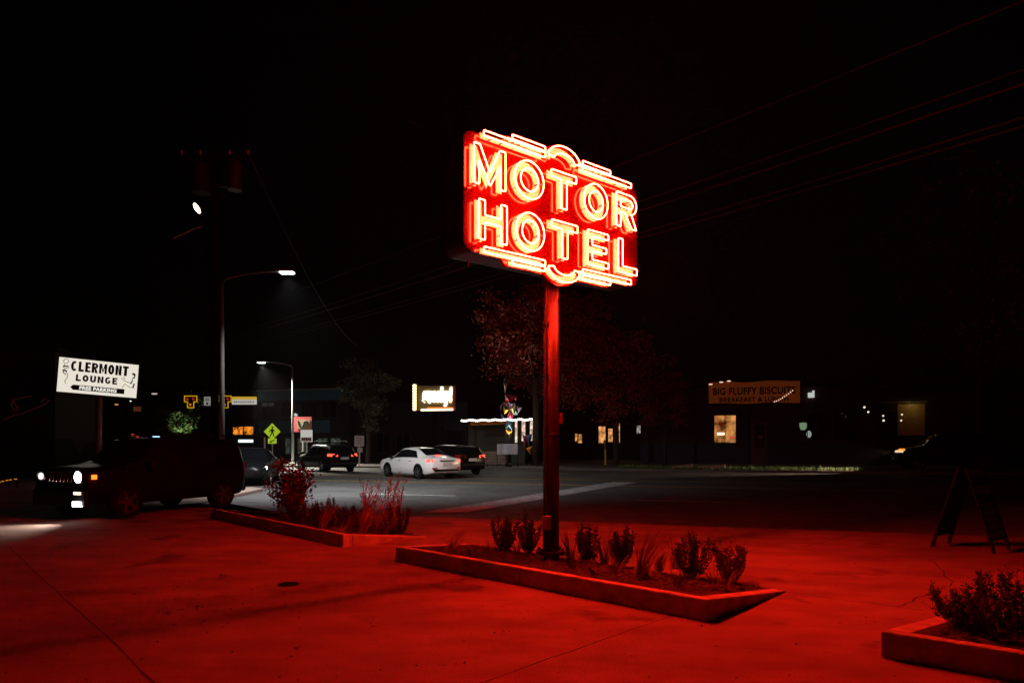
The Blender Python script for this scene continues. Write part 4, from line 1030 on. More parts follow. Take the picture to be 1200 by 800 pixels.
board('red-framed tan notice board with dark curling mark', 354.5, 497.5, 1.27, 1.06, 0, M_REDB, mk1, z=47.9)
board('white board with pink strip in front of the red-framed board', 359.2, 511, 0.80, 0.82, 0, E_SIGNW, mk2, z=46.6)
def mk3(t, z):
    b = MB(); b.box((0.05,0,z-0.60),(0.34,0.03,0.34)); b.build('lower_plate', mat('sign_dull', (0.4,0.38,0.38), 0.6), t)
    b = MB()
    for k in range(4): b.box((0,-0.03,z+0.2-k*0.13),(0.42,0.008,0.05))
    b.build('lettering', mat('sign_grey', (0.3,0.3,0.3), 0.6), t)
board('dull white notice on post near the slim dark tree', 421, 517, 0.64, 0.72, 0, mat('sign_dullwhite', (0.5,0.47,0.47), 0.6), mk3, z=46.2)

# ------------------------------------------------------------------ buildings across the road
RD = math.atan2(-0.29, 0.957)
M_DWALL = mat('dark_stucco', (0.022,0.02,0.02), 0.9, var=0.3)
M_BLUEW = mat('blue_paint', (0.035,0.14,0.20), 0.7, var=0.2)
M_BRICK = mat('brick', (0.12,0.05,0.04), 0.9, var=0.35, scale=4)
M_FRAME = mat('frame_dark', (0.03,0.03,0.03), 0.5)
def building(label, px, z, w, d, h, m, rz=RD, name='building'):
    t = thing(name, label, 'building', (W(px,0,z).x, z, 0.03), rz)
    b = MB(); b.box((0,d/2,h/2),(w,d,h)); b.build('wall', m, t, bevel=0.03)
    b = MB(); b.box((0,d/2,h+0.10),(w+0.3,d+0.3,0.20)); b.build('roof', M_DARKMETAL, t)
    return t
def window(t, x, z, w, h, m, y=0.0, mull=1, name='window', fm=None):
    b = MB(); k = 0.06
    b.box((x,y-0.03,z+h/2+k/2),(w+2*k,0.08,k)); b.box((x,y-0.03,z-h/2-k/2),(w+2*k,0.08,k))
    b.box((x-w/2-k/2,y-0.03,z),(k,0.08,h)); b.box((x+w/2+k/2,y-0.03,z),(k,0.08,h))
    for i in range(1, mull+1): b.box((x-w/2+w*i/(mull+1),y-0.035,z),(0.05,0.06,h))
    o = b.build(name, fm or M_FRAME, t)
    g = MB(); g.box((x,y-0.012,z),(w,0.02,h)); g.build('pane', m, o)
    return o
# two-storey block with blue trims
bw = building('two-storey dark block with blue trim bands behind notice boards', 352, 58, 9.5, 8, 5.9, M_DWALL)
b = MB(); b.box((0.2,-0.10,5.55),(8.6,0.2,0.85)); b.build('blue_fascia', M_BLUEW, bw)
b = MB(); b.box((0.2,-0.14,6.02),(8.8,0.3,0.07)); b.build('gutter', mat('pale_trim', (0.4,0.4,0.38), 0.6), bw)
b = MB(); b.box((-0.6,-0.06,2.9),(7.0,0.12,1.05)); b.build('blue_band', M_BLUEW, bw)
P_DIM = pane('pane_dim_green', (0.55,0.8,0.6), 0.045); P_DARK = mat('pane_dark', (0.01,0.011,0.012), 0.08)
for x in (-3.2,-1.2,0.8,2.8): window(bw, x, 4.3, 1.3, 1.3, P_DARK)
for x in (-1.0,0.2,2.2,3.4): window(bw, x, 1.25, 0.9, 1.3, P_DIM)
b = MB(); b.box((-0.35,-0.16,3.9),(0.22,0.2,0.16),R=Matrix.Rotation(0.6,3,'Y')); b.build('wall_light', emis('wall_light', (0.9,1,0.85), 0.6), bw)
b = MB(); b.box((0.35,-0.16,2.7),(0.24,0.2,0.34)); b.build('wall_light', emis('wall_light_white', (0.85,1,1), 1.6), bw)
# pizza-lit place further left: orange windows
bo = building('low far building with glowing orange windows below the signals', 275, 84, 20, 9, 4.2, mat('dark_roof', (0.04,0.042,0.04), 0.9))
P_OR = pane('pane_orange', (1,0.28,0.02), 1.1, 1.2, 0.05)
for x, w_ in ((-2.6,1.0),(0.5,1.4),(2.3,1.9),(4.3,1.3)): window(bo, x, 3.0, w_, 0.95, P_OR, mull=0)
for px, py, z, w_, h_, col, s_, lab in ((297,516.5,70,3.1,0.28,(0.75,0.95,1.0),1.6,'long cool white shop sign strip left of the arrow plaque'),(327,516,70,1.2,0.26,(0.3,0.9,0.95),0.8,'short cyan shop sign beside arrow plaque'),
                                        (295,532.5,60,1.3,0.24,(1,0.75,0.55),0.45,'dim warm lettered sign low behind the dark cars')):
    c = W(px, py, z); t = thing('shop_sign', lab, 'sign', (c.x, z, c.z), 0)
    b = MB(); b.box((0,0.1,0),(w_+0.1,0.16,h_+0.1)); b.build('sign_box', M_DARKMETAL, t)
    b = MB(); b.box((0,0.0,0),(w_,0.02,h_)); b.build('sign_face', emis('shop_%d' % px, col, s_), t)
    b = MB(); b.tube([(0,0.1,-h_/2),(0,0.1,-c.z+0.03)],0.05,8); b.build('post', M_DARKMETAL, t)
# building behind the lit script sign
bs = building('dark flat-roofed block behind the glowing script sign', 478, 56, 10.5, 8, 4.8, mat('dark_brick', (0.018,0.013,0.015), 0.9, var=0.3))
b = MB(); b.box((4.2,-0.03,3.6),(2.0,0.06,2.2)); b.build('blue_panel', mat('night_blue', (0.02,0.04,0.08), 0.7), bs)
for x in (-4.0,-2.2,-0.4): window(bs, x, 1.5, 1.2, 1.5, P_DARK)
gz = 50.0
gs = thing('script_sign', 'orange-edged sign with glaring white script and a bulb strip', 'sign', (W(512,0,gz).x, gz, 0.03))
zc = W(0,467,gz).z
b = MB(); b.box((0,0.12,zc),(2.75,0.2,1.85)); b.build('sign_box', mat('sign_olive', (0.16,0.10,0.03), 0.6), gs)
b = MB(); b.box((0,0.0,-0.93+zc-0.02),(2.75,0.16,0.10)); b.build('tray', M_DARKMETAL, gs)
E_SCR = emis('script_white', (1,1,0.82), 9); E_BULB = emis('bulb_warm_white', (1,0.93,0.62), 5)
text_obj('gueshy!', 'lettering', E_SCR, gs, (0.02,-0.02,zc+0.13), 1.42, 2.2, (PI/2,0,0), 0.05, 0.085, shear=0.1)
b = MB(); b.box((1.27,-0.01,zc),(0.18,0.06,1.8)); b.build('edge_strip', mat('edge_red', (0.5,0.06,0.03), 0.6), gs)
b = MB(); b.box((0.25,-0.02,zc-0.72),(1.9,0.04,0.16)); b.build('orange_band', emis('orange_band', (1,0.28,0.01), 0.8), gs)
b = MB(); b.tube([(-1.15,-0.1,zc-0.86),(1.18,-0.1,zc-0.83)],0.055,8); b.build('tube_light', E_BULB, gs)
pl = MB(); pl.box((-1.63,0.08,zc+0.06),(0.34,0.14,1.95)); o = pl.build('bulb_panel', mat('panel_yellow', (0.45,0.32,0.08), 0.6), gs)
b = MB()
for i in range(9):
    z = zc-0.78+i*0.21
    b.tube([(-1.63,0.0,z),(-1.63,-0.05,z),(-1.63,-0.12,z),(-1.63,-0.16,z)],[0.05,0.11,0.11,0.04],10)
b.build('bulb_row', E_BULB, o)
b = MB(); b.box((0.1,0.15,(zc-0.93)/2),(0.22,0.2,zc-0.93)); b.build('post', M_DARKMETAL, gs)

# faceted sculpture
fz = 44.6
sc_ = thing('faceted_sculpture', 'tall sculpture of flat coloured triangles rising behind the string lights', 'sculpture', (W(597,0,fz).x, fz, 0.03))
cols = {'blue':(0.05,0.07,0.16),'red':(0.55,0.03,0.03),'pink':(0.55,0.20,0.17),'orange':(0.65,0.22,0.03),'yellow':(0.65,0.42,0.04),'cream':(0.6,0.52,0.22),'mauve':(0.28,0.20,0.27),'magenta':(0.35,0.03,0.10),'green':(0.02,0.07,0.05),'teal':(0.03,0.10,0.13),'dark':(0.01,0.01,0.012)}
cm = {k: mat('facet_'+k, v, 0.5) for k, v in cols.items()}
def fp3(x, y): return ((x-597)/F*fz, (W(0,y,fz).z)-0.03)
facets = [('teal',[(589,449),(595,449),(593,440)],0.05),('pink',[(590,449),(595,449),(592,461)],0.3),('red',[(592,461),(599,471),(592,470)],0.3),('magenta',[(593,461),(605,464),(599,471)],-0.1),
 ('pink',[(589,471),(595,470),(597,480)],0.25),('mauve',[(595,470),(604,472),(597,480)],0.5),('cream',[(604,472),(602,486),(597,480)],0.45),('green',[(604,472),(607,486),(602,486)],0.3),('mauve',[(604,474),(612,477),(607,485)],0.15),
 ('yellow',[(590,477),(597,480),(591,486)],0.5),('magenta',[(597,480),(602,486),(600,492),(594,491)],0.45),('blue',[(587,484),(594,491),(588,493)],0.1),('pink',[(586,475),(588,473),(587,481)],0.0),('blue',[(589,472),(597,480),(590,477)],0.2),
 ('orange',[(592,503),(601,505),(596,510)],0.3),('red',[(612,508),(617,512),(615,525)],0.2),('blue',[(615,510),(624,508),(620,524)],0.2),('orange',[(616,525),(624,522),(622,533)],0.2),('red',[(602,467),(606,463),(605,470)],0.2),('teal',[(594,491),(600,492),(601,505),(592,503)],0.3),('dark',[(592,503),(596,510),(601,505),(603,532),(590,532)],0.0)]
b = MB(); order = list(cm); 
for nm, pts, dep in facets:
    b.cur = order.index(nm); p = [fp3(*q) for q in pts]
    cx = sum(q[0] for q in p)/len(p); czz = sum(q[1] for q in p)/len(p)
    vs = [(q[0], -dep*0.4, q[1]) for q in p]; apex = (cx, 0.6, czz); front = (cx, -dep-0.15, czz)
    n = len(p)
    b.add(vs+[front, apex], [(i, (i+1) % n, n) for i in range(n)]+[((i+1) % n, i, n+1) for i in range(n)])
b.build('facets', [cm[k] for k in order], sc_)
b = MB(); b.tube([(0,0.3,0),(0,0.3,4.2)],[0.12,0.06],8); b.build('mast', M_DARKMETAL, sc_)

fl2 = MB(); fl2.box((0.0,-0.95,0.14),(0.35,0.2,0.2),R=Matrix.Rotation(-0.7,3,'X')); fl2.build('added_uplight', M_DARKMETAL, sc_)  # fixture and beam added to brighten the sculpture
lamp('added_uplight_beam', 'SPOT', (0.0,-0.85,0.35), 1300, (1,0.92,0.85), sc_, target=(0,-0.25,4.6), size=0.62, blend=0.8)
# patio with string lights
pzz = 43.6
pt = thing('patio_pavilion', 'open patio pavilion with orange awning under white string lights', 'pavilion', (W(580,0,46.6).x, 46.6, 0.03), 0)
b = MB(); b.box((0,2.6,3.15),(4.6,4.2,0.10)); b.build('roof', M_DARKMETAL, pt)
for x in (-2.2,2.2):
    for y in (0.6,4.5):
        b = MB(); b.box((x,y,1.55),(0.12,0.12,3.1)); b.build('post', M_DARKMETAL, pt)
b = MB(); b.hexa([(-1.7,0.1,2.72),(1.2,0.1,2.84),(1.2,0.5,3.02),(-1.7,0.5,3.02),(-1.7,0.1,2.76),(1.2,0.1,2.88),(1.2,0.5,3.06),(-1.7,0.5,3.06)]); b.build('awning', mat('awning_orange', (0.7,0.22,0.02), 0.6), pt)
b = MB(); b.box((0,4.7,1.5),(4.6,0.12,3.0)); b.build('back_wall', mat('patio_wall', (0.10,0.12,0.09), 0.8), pt)
for x, z, w_, h_ in ((1.45,3.4-1.1,0.16,1.5),(1.95,2.35,0.25,1.4),(2.65,2.35,0.5,1.35)):
    window(pt, x, z, w_, h_, pane('pane_warm_white', (1,0.86,0.66), 0.7, 4, 0.35), y=0.25, mull=0)
sl = thing('string_lights', 'row of tiny white string lights along the patio edge', 'string lights', W(582,491,pzz))
b = MB(); pts = [W(541+i*2.05, 491.4-0.03*i+0.5*math.sin(i*0.9), pzz)-W(582,491,pzz) for i in range(41)]
b.tube(pts, 0.015, 4); b.build('cord', M_DARKMETAL, sl)
b = MB(); 
for p in pts: b.tube([p+Vector((0,0,0.0)), p+Vector((0,0,-0.05)), p+Vector((0,0,-0.10)), p+Vector((0,0,-0.13))],[0.02,0.05,0.05,0.01],6)
b.build('bulb_row', emis('string_bulb', (1,0.95,0.82), 6), sl)
lamp('string_glow', 'POINT', (0.7,-0.6,-0.2), 60, (1,0.9,0.75), sl, rad=0.8)
for lab, px, py, w_, h_, m in (('pale grey banner hung on the patio fence under the sculpture', 594.5, 526, 1.3, 0.66, mat('banner_grey', (0.5,0.55,0.62), 0.6, var=0.2, scale=2)),):
    c = W(px, py, 43.25); t = thing('fence_banner', lab, 'banner', (c.x, 43.25, c.z))
    b = MB(); n = 12
    b.add([(-w_/2+w_*i/n, 0.03*math.sin(i*1.3), sgn*h_/2) for sgn in (-1,1) for i in range(n+1)], [(i, i+1, n+2+i, n+1+i) for i in range(n)])
    o = b.build('cloth', m, t); o.modifiers.new('solid', 'SOLIDIFY').thickness = 0.01
    b = MB()
    for x in (-w_/2, w_/2): b.tube([(x,0.06,h_/2+0.05),(x,0.06,-c.z+0.03)],0.025,6)
    b.build('post', M_DARKMETAL, t)
pf = thing('slat_fence', 'low pale slatted fence round the patio behind the black car', 'fence', (W(571,0,44.5).x, 44.5, 0.03))
b = MB()
for k in range(5): b.box((0,0,0.22+k*0.17),(2.4,0.03,0.13))
b.build('slats', mat('fence_wood', (0.20,0.16,0.12), 0.8, var=0.3), pf)
for x in (-1.2,0,1.2):
    b = MB(); b.box((x,0.04,0.5),(0.08,0.05,1.0)); b.build('post', M_DPOLE, pf)

# building with warm windows seen below the tree
bl_ = building('dark building with candle-warm windows below the tree crown', 700, 62, 15, 9, 4.6, M_DWALL)
P_WARM = pane('pane_warm', (1,0.42,0.12), 0.75, 3.0, 0.35)
for px, w_, h_, zc_ in ((705.5,0.62,1.5,2.25),(715,0.40,1.2,2.2),(722.5,0.5,1.7,2.4),(680,0.35,0.8,1.9),(676,0.25,0.7,2.0)):
    window(bl_, (px-700)/F*62*1.03, zc_, w_, h_, P_WARM, mull=0)
window(bl_, 4.4, 2.7, 1.7, 0.7, pane('pane_white_dim', (1,0.9,0.8), 0.35, 5, 0.1), mull=2)
yb = thing('marker_post', 'yellow marker post with small plate at the far kerb', 'post', (W(709.5,0,47).x, 47, 0.03))
b = MB(); b.tube([(0,0,0),(0,0,1.05)],0.075,10); b.build('sleeve', mat('post_yellow', (0.6,0.45,0.03), 0.6), yb)
b = MB(); b.tube([(-0.02,0,1.05),(-0.06,0,1.75)],0.05,8); b.build('post', mat('post_grey', (0.25,0.15,0.12), 0.6), yb)

# restaurant with banner
rz_ = 50.0
rb_ = building('low restaurant with blue base wall and lit window under orange banner', 884, rz_, 16.5, 9, 5.6, mat('clapboard', (0.035,0.027,0.022), 0.85, var=0.2), name='restaurant')
M_NAVY = mat('navy_paint', (0.012,0.025,0.06), 0.7)
b = MB(); b.box((0,-0.05,0.75),(16.5,0.10,1.5)); b.build('base_wall', M_NAVY, rb_)
b = MB()
for i in range(16): b.box((0,-0.02,1.65+i*0.22),(16.45,0.03,0.19),R=Matrix.Rotation(0.08,3,'X'))
b.build('siding', mat('siding', (0.04,0.03,0.024), 0.85, var=0.2), rb_)
window(rb_, -2.05, 2.55, 1.5, 2.0, pane('pane_fire', (1,0.42,0.11), 0.5, 1.1, 0.02), mull=1, y=-0.05)
window(rb_, 6.0, 2.7, 1.4, 1.9, P_DARK, y=-0.05); window(rb_, 4.2, 2.7, 1.2, 1.9, P_DARK, y=-0.05)
b = MB(); b.box((-2.35,-0.13,2.2),(0.5,0.04,0.16)); b.build('open_sign', emis('open_sign', (1,0.75,0.45), 3), rb_)
b = MB(); b.box((-1.55,-0.13,1.93),(0.35,0.04,0.09)); b.build('red_neon', emis('red_neon', (1,0.02,0.05), 0.8), rb_)
for x in (-0.65,):
    b = MB(); b.box((x,-0.10,2.2),(0.5,0.14,4.4)); b.build('blue_pillar', M_NAVY, rb_)
d_ = MB(); d_.box((0.35,-0.08,1.6),(1.05,0.08,3.1)); do = d_.build('door', mat('door_dark', (0.03,0.04,0.04), 0.4), rb_)
b = MB(); b.box((0.35,-0.13,2.0),(0.7,0.02,1.7)); b.build('pane', mat('door_glass', (0.02,0.035,0.03), 0.1), do)
b = MB(); b.box((0.42,-0.15,1.95),(0.34,0.01,0.28)); b.build('notice', mat('notice_dim', (0.15,0.14,0.13), 0.7), do)
b = MB(); b.cyl((0.78,-0.14,1.4),(0.78,-0.2,1.4),0.03,8); b.build('handle', M_CHROME, do)
b = MB(); b.poly([[(0,0.3),(0.26,0.34),(0.52,0.3),(0.5,0.0),(0.36,-0.2),(0.1,-0.2),(0.02,0.0)]], lambda x, z, d: (3.05+x,-0.06-d,2.65+z), 0, 0.04); b.build('window_poster', emis('poster_green', (0.45,0.72,0.42), 0.30), rb_)
b = MB(); b.poly([arc(3.68,2.15,0.17,0.25,0,340,17)], lambda x, z, d: (x,-0.06-d,z), 0, 0.04); b.build('round_sticker', emis('sticker_white', (0.8,0.9,0.8), 0.30), rb_)
b = MB(); b.cyl((3.75,-0.25,5.1),(3.75,-0.25,4.75),0.16,12); b.box((3.95,-0.25,5.0),(0.14,0.14,0.5)); b.build('wall_lantern', emis('lantern', (0.95,1,0.95), 0.5), rb_)
bn = thing('banner', 'long orange banner reading BIG FLUFFY BISCUITS above the lit window', 'banner', (W(883,0,48.4).x, 48.4, W(0,459.5,48.4).z), RD)
b = MB(); n = 16
b.add([(-3.05+6.1*i/n, 0.04*math.sin(i*1.1), sgn*0.76+0.04*math.sin(i*0.7)) for sgn in (-1,1) for i in range(n+1)], [(i, i+1, n+2+i, n+1+i) for i in range(n)])
o = b.build('cloth', emis('banner_orange_glow', (0.40,0.075,0.014), 0.12), bn); o.modifiers.new('solid', 'SOLIDIFY').thickness = 0.01  # cloth glows by itself; the warm light on it is put into the material
MATS['banner_orange_glow'].node_tree.nodes['Principled BSDF'].inputs['Base Color'].default_value = (0.22,0.05,0.012,1)
text_obj('BIG FLUFFY BISCUITS', 'lettering', M_INK, bn, (0,-0.09,0.10), 0.52, 5.5, (PI/2,0,0), 0.01, 0.03)
text_obj('BREAKFAST & LUNCH', 'lettering', M_INK, bn, (0,-0.09,-0.50), 0.34, 4.6, (PI/2,0,0), 0.01, 0.03)
b = MB()
for x in (-2.9,2.9): b.box((x,0.7,0.3),(0.06,1.35,0.06))
b.build('bracket', M_DARKMETAL, bn)
fs = thing('light_strand', 'short strand of tiny lights sagging across the orange banner', 'string lights', Vector(bn.location)+Vector((1.3,-0.5,-0.1)))
pts = [Vector((0.0+1.5*i/12, -0.3*1.5*i/12, -0.55+1.1*(i/12)**1.3)) for i in range(13)]
b = MB(); b.tube(pts, 0.012, 4); b.build('cord', M_DARKMETAL, fs)
b = MB()
for i, p in enumerate(pts[:10]): b.tube([p, p+Vector((0,0,-0.05)), p+Vector((0,0,-0.08))],[0.02,0.05,0.02],6)
b.build('bulb_row', emis('strand_bulb', (1,0.62,0.45), 1.1), fs)
fs = thing('light_strand', 'three tiny lights along the upper corner of the orange banner', 'string lights', Vector(bn.location)+Vector((-2.9,0.75,0.72)))
pts = [Vector((0.05,-0.05,-0.1)), Vector((0.75,-0.24,0.04)), Vector((1.25,-0.38,0.1))]
b = MB(); b.tube(pts, 0.012, 4); b.build('cord', M_DARKMETAL, fs)
b = MB()
for p in pts: b.tube([p+Vector((-0.13,-0.06,0)), p+Vector((0.0,-0.06,0)), p+Vector((0.13,-0.1,0))],[0.03,0.05,0.03],6)
b.build('bulb_row', MATS['strand_bulb'], fs)
# next shop to the right, nearly dark
bd = building('nearly dark shop with one yellow-lit bay behind the big SUV', 1098, 47.5, 14, 9, 5.2, M_DWALL)
b = MB(); b.box((-1.6,-0.03,3.15),(1.7,0.06,2.2)); b.build('lit_bay', mat('bay_yellow', (0.45,0.32,0.10), 0.8, var=0.2), bd)
b = MB(); b.box((-3.6,-0.05,4.4),(6.0,0.10,0.06)); b.build('trim', mat('trim_yellow', (0.3,0.25,0.1), 0.7), bd)
for x in (-5.9,-4.4,-3.1): window(bd, x, 2.6, 1.2, 2.2, P_DARK)
lamp('bay_light', 'POINT', (-1.6,-0.7,4.3), 5, (1,0.72,0.3), bd, rad=0.1)
b = MB(); b.box((-1.6,-0.62,4.42),(0.3,0.2,0.12)); b.build('bay_lamp', M_DARKMETAL, bd)
gl = thing('string_lights', 'few hanging bulbs before the nearly dark shop window', 'string lights', W(1035,485,44))
for px, py, s_ in ((1013,477,1),(1017.5,482.5,.9),(1035,487,.8),(1035.5,492.5,1),(1057,485.5,.8),(1056,492.5,.8)):
    p = W(px, py, 44)-W(1035,485,44)
    b = MB(); b.tube([p+Vector((0,0,0.07*s_)), p+Vector((0,0,0.03)), p-Vector((0,0,0.03)), p-Vector((0,0,0.07*s_))],[0.02,0.07*s_,0.07*s_,0.02],8); b.build('bulb', emis('hang_bulb', (1,0.86,0.62), 1.0), gl)
b = MB(); b.tube([W(1008,473,44)-W(1035,485,44), W(1017.5,480,44)-W(1035,485,44), W(1035,484,44)-W(1035,485,44), W(1057,483,44)-W(1035,485,44), W(1066,480,44)-W(1035,485,44)],0.012,4); b.build('cord', M_DARKMETAL, gl)

# grass on the far verge and stones
b = MB(); rnd = random.Random(4)
for _ in range(5200):
    X = rnd.uniform(6.5,23.5); z = far(X)+0.3+rnd.random()*2.2
    h = rnd.uniform(0.06,0.2)*(1.6 if rnd.random() < 0.12 else 1); a = rnd.uniform(0,6.28); w_ = 0.025
    s_ = Vector((math.cos(a), math.sin(a), 0))*w_; tip = Vector((X+rnd.gauss(0,0.05), z+rnd.gauss(0,0.05), 0.03+h))
    b.add([(X-s_.x, z-s_.y, 0.03), (X+s_.x, z+s_.y, 0.03), tip], [(0,1,2)])
o = b.build('verge_grass', mat('verge_green', (0.06,0.13,0.03), 0.8, var=0.4)); o['kind'] = 'stuff'; o['label'] = 'grass along the far kerb below the restaurant'
for lab, px, py, w_ in (('long pale kerb stone on the grass near the restaurant', 812, 543.5, 1.7), ('flat low stone lying on the far verge', 790, 544.5, 1.3)):
    g = G(px, py+3, 0.03); b = MB()
    b.hexa([(-w_/2,-0.15,-0.02),(w_/2,-0.15,-0.02),(w_/2,0.2,-0.02),(-w_/2,0.2,-0.02),(-w_/2+0.1,-0.1,0.18),(w_/2-0.05,-0.1,0.30),(w_/2-0.1,0.15,0.28),(-w_/2+0.1,0.15,0.16)])
    o = b.build('stone', mat('stone_tan', (0.35,0.24,0.17), 0.9, var=0.3), None, bevel=0.04); o.location = (g.x, far(g.x)+0.9, 0.03); o.rotation_euler = (0,0,RD); tag(o, lab, 'stone', 'stones on the far verge')

# ------------------------------------------------------------------ A-frame board
ab = thing('sandwich_board', 'black A-frame board with white chalked panel on the sidewalk', 'sandwich board', (6.95, 10.35, 0.0), math.atan2(-0.8,0.6))
M_CHALK = mat('chalk_white', (0.22,0.25,0.245), 0.8, var=0.3, scale=12)
for sg in (-1,1):
    sp = 0.36; hh = 1.22; wd2 = 0.33
    b = MB()
    top = Vector((sg*0.03,0,hh)); bot = Vector((sg*sp,0,0.16)); n = Vector((bot.z-top.z,0,-(bot.x-top.x))).normalized()
    if n.x*sg < 0: n = -n
    def q(v, y, o_): return (v.x+n.x*o_, y, v.z+n.z*o_)
    b.hexa([q(bot,-wd2,0),q(bot,wd2,0),q(bot,wd2,0.025),q(bot,-wd2,0.025),q(top,-wd2,0),q(top,wd2,0),q(top,wd2,0.025),q(top,-wd2,0.025)])
    p = b.build('board_panel', M_BLK, ab, bevel=0.006)
    for y in (-wd2+0.03, wd2-0.03):
        b = MB(); b.hexa([(sg*(sp+0.05)-0.02,y-0.025,0),(sg*(sp+0.05)+0.02,y-0.025,0),(sg*(sp+0.05)+0.02,y+0.025,0),(sg*(sp+0.05)-0.02,y+0.025,0),(sg*sp*0.9-0.02,y-0.025,0.3),(sg*sp*0.9+0.02,y-0.025,0.3),(sg*sp*0.9+0.02,y+0.025,0.3),(sg*sp*0.9-0.02,y+0.025,0.3)])
        b.build('leg', M_BLK, p)
    b = MB()
    for t0, t1, ya, yb_ in ((0.03,0.12,-0.8,0.8),(0.26,0.38,-0.85,0.8),(0.50,0.56,-0.8,0.7),(0.58,0.66,-0.8,0.85),(0.68,0.76,-0.8,0.6),(0.78,0.86,-0.85,0.8),(0.88,0.97,-0.85,0.85)):
        v0, v1 = top.lerp(bot, t0), top.lerp(bot, t1)
        k = 7; 
        for j in range(k):
            y0_ = (ya+(yb_-ya)*j/k)*wd2; y1_ = (ya+(yb_-ya)*(j+0.78)/k)*wd2
            b.add([q(v0,y0_,0.028), q(v0,y1_,0.028), q(v1,y1_,0.028), q(v1,y0_,0.028)], [(0,1,2,3)])
    b.cur = 1; b.add([q(bot,-wd2+.01,0.0265), q(bot,wd2-.01,0.0265), q(top,wd2-.01,0.0265), q(top,-wd2+.01,0.0265)], [(0,1,2,3)])
    b.build('chalk_panel', [M_CHALK, M_BLK], p)

# ------------------------------------------------------------------ far lights at the end of the street
def far_lamp(label, px, py, z, col, s_, w_=0.7, h_=0.16, arm=1.2):
    c = W(px, py, z); t = thing('street_lamp', label, 'street lamp', (c.x+arm, z, 0.03), 0, 'far street lamps')
    b = MB(); b.tube([(0,0,0),(0,0,c.z-0.05),(-arm*0.4,0,c.z+0.12),(-arm,0,c.z+0.12)],[0.09,0.06,0.04,0.04],8); b.build('pole', M_DARKMETAL, t)
    b = MB(); b.tube([(-arm-w_/2,0,c.z),(-arm-w_*0.3,0,c.z),(-arm+w_*0.3,0,c.z),(-arm+w_/2,0,c.z)],[h_*0.2,h_*0.5,h_*0.5,h_*0.2],10); b.build('lamp_head', emis('far_%d_%d' % (px, py), col, s_), t)
far_lamp('violet-white far street lamp left of the lounge sign', 46.5, 450.5, 90, (0.75,0.72,1.0), 3, 0.85, 0.22)
far_lamp('white far street lamp under the lounge sign', 102, 476, 95, (0.95,0.97,1), 2, 0.6, 0.2)
far_lamp('small white far lamp below the lounge sign corner', 152, 470, 110, (0.95,0.97,1), 1.2, 0.6, 0.18)
far_lamp('orange far lamp right of the lounge sign pole', 136.5, 474, 110, (1,0.42,0.08), 0.8, 0.6, 0.18)
far_lamp('short warm far lamp at left of the two warm lamps', 45, 489.5, 90, (1,0.8,0.55), 1.2, 0.65, 0.18)
far_lamp('long warm far lamp beside a short one', 59, 487.5, 92, (1,0.75,0.4), 0.7, 1.1, 0.14)
far_lamp('orange dot lamp low beside the lounge sign pole', 89.5, 506, 120, (1,0.3,0.05), 0.8, 0.4, 0.2)
far_lamp('cluster-like small lamp over the green lamplit tree', 181, 461.5, 95, (1,0.85,0.7), 0.5, 0.8, 0.22)
def far_sign(label, px, py, z, w_, h_, col, s_, name='far_shop_sign'):
    c = W(px, py, z); t = thing(name, label, 'sign', (c.x, z, 0.03), 0, 'far lit shop signs')
    b = MB(); b.box((0,0,c.z-0.03),(w_,0.1,h_)); b.build('sign_face', emis('farsign_%d_%d' % (px, py), col, s_), t)
    b = MB(); b.tube([(0,0.1,0),(0,0.1,c.z)],0.06,6); b.build('post', M_DARKMETAL, t)
far_sign('far blue-white shop sign above the hood of the dark SUV', 106, 523.3, 100, 1.2, 0.24, (0.6,0.75,1), 1.6)
far_sign('tiny bluish sign beside the blue-white one', 115.5, 523, 100, 0.5, 0.22, (0.5,0.6,1), 1.0)
far_sign('blue-white lit sign over the roof of the dark SUV', 183, 511, 100, 1.0, 0.38, (0.35,0.55,1), 2.5)
far_sign('small red-orange sign over the SUV roof', 155.5, 509.5, 100, 0.35, 0.3, (1,0.12,0.03), 1.2)
far_sign('dimmer red sign close to the red-orange one', 161, 511, 100, 0.4, 0.35, (1,0.05,0.05), 0.35)
far_sign('single red-orange light before the green tree', 198.5, 509, 100, 0.4, 0.3, (1,0.1,0.03), 1.0)
far_sign('row of three red bars beyond the SUV hood', 96.5, 535, 80, 1.6, 0.18, (1,0.12,0.05), 0.9)
far_sign('dim brown-orange lit board right of the lounge pole', 161, 479, 100, 1.1, 0.7, (1,0.25,0.08), 0.06)
far_sign('small red light under the lounge sign', 92, 469, 120, 0.3, 0.3, (1,0.02,0.03), 0.6)
ts = thing('far_traffic_light', 'far green traffic light low beyond the SUV hood', 'traffic signal', (W(84,0,75).x, 75, 0.03))
c = W(84,533,75)
b = MB(); b.tube([(0,0.1,0),(0,0.1,c.z+0.5)],0.06,6); b.build('post', M_DARKMETAL, ts)
b = MB(); b.box((0,0,c.z),(0.4,0.2,1.0)); b.build('housing', M_DARKMETAL, ts)
for dz, m in ((0.28,emis('ts_off', (0.1,0.0,0.0), 0.2)),(-0.02,emis('ts_green', (0.05,0.75,0.5), 0.7)),(-0.32,emis('ts_green2', (0.05,0.5,0.35), 0.2))):
    b = MB(); b.cyl((0,-0.11,c.z+dz),(0,-0.13,c.z+dz),0.14,14); b.build('lens', m, ts)
fc = car('car', 'far car with a pale headlamp and red lamps beyond SUV hood', (W(77,0,62).x, 62, -0.10), math.radians(80), SEDAN, M_BLACKCAR, 1.4, .8, .335, extras=sedan_extras(False, False, thirdbrake=False), group='cars on the road')
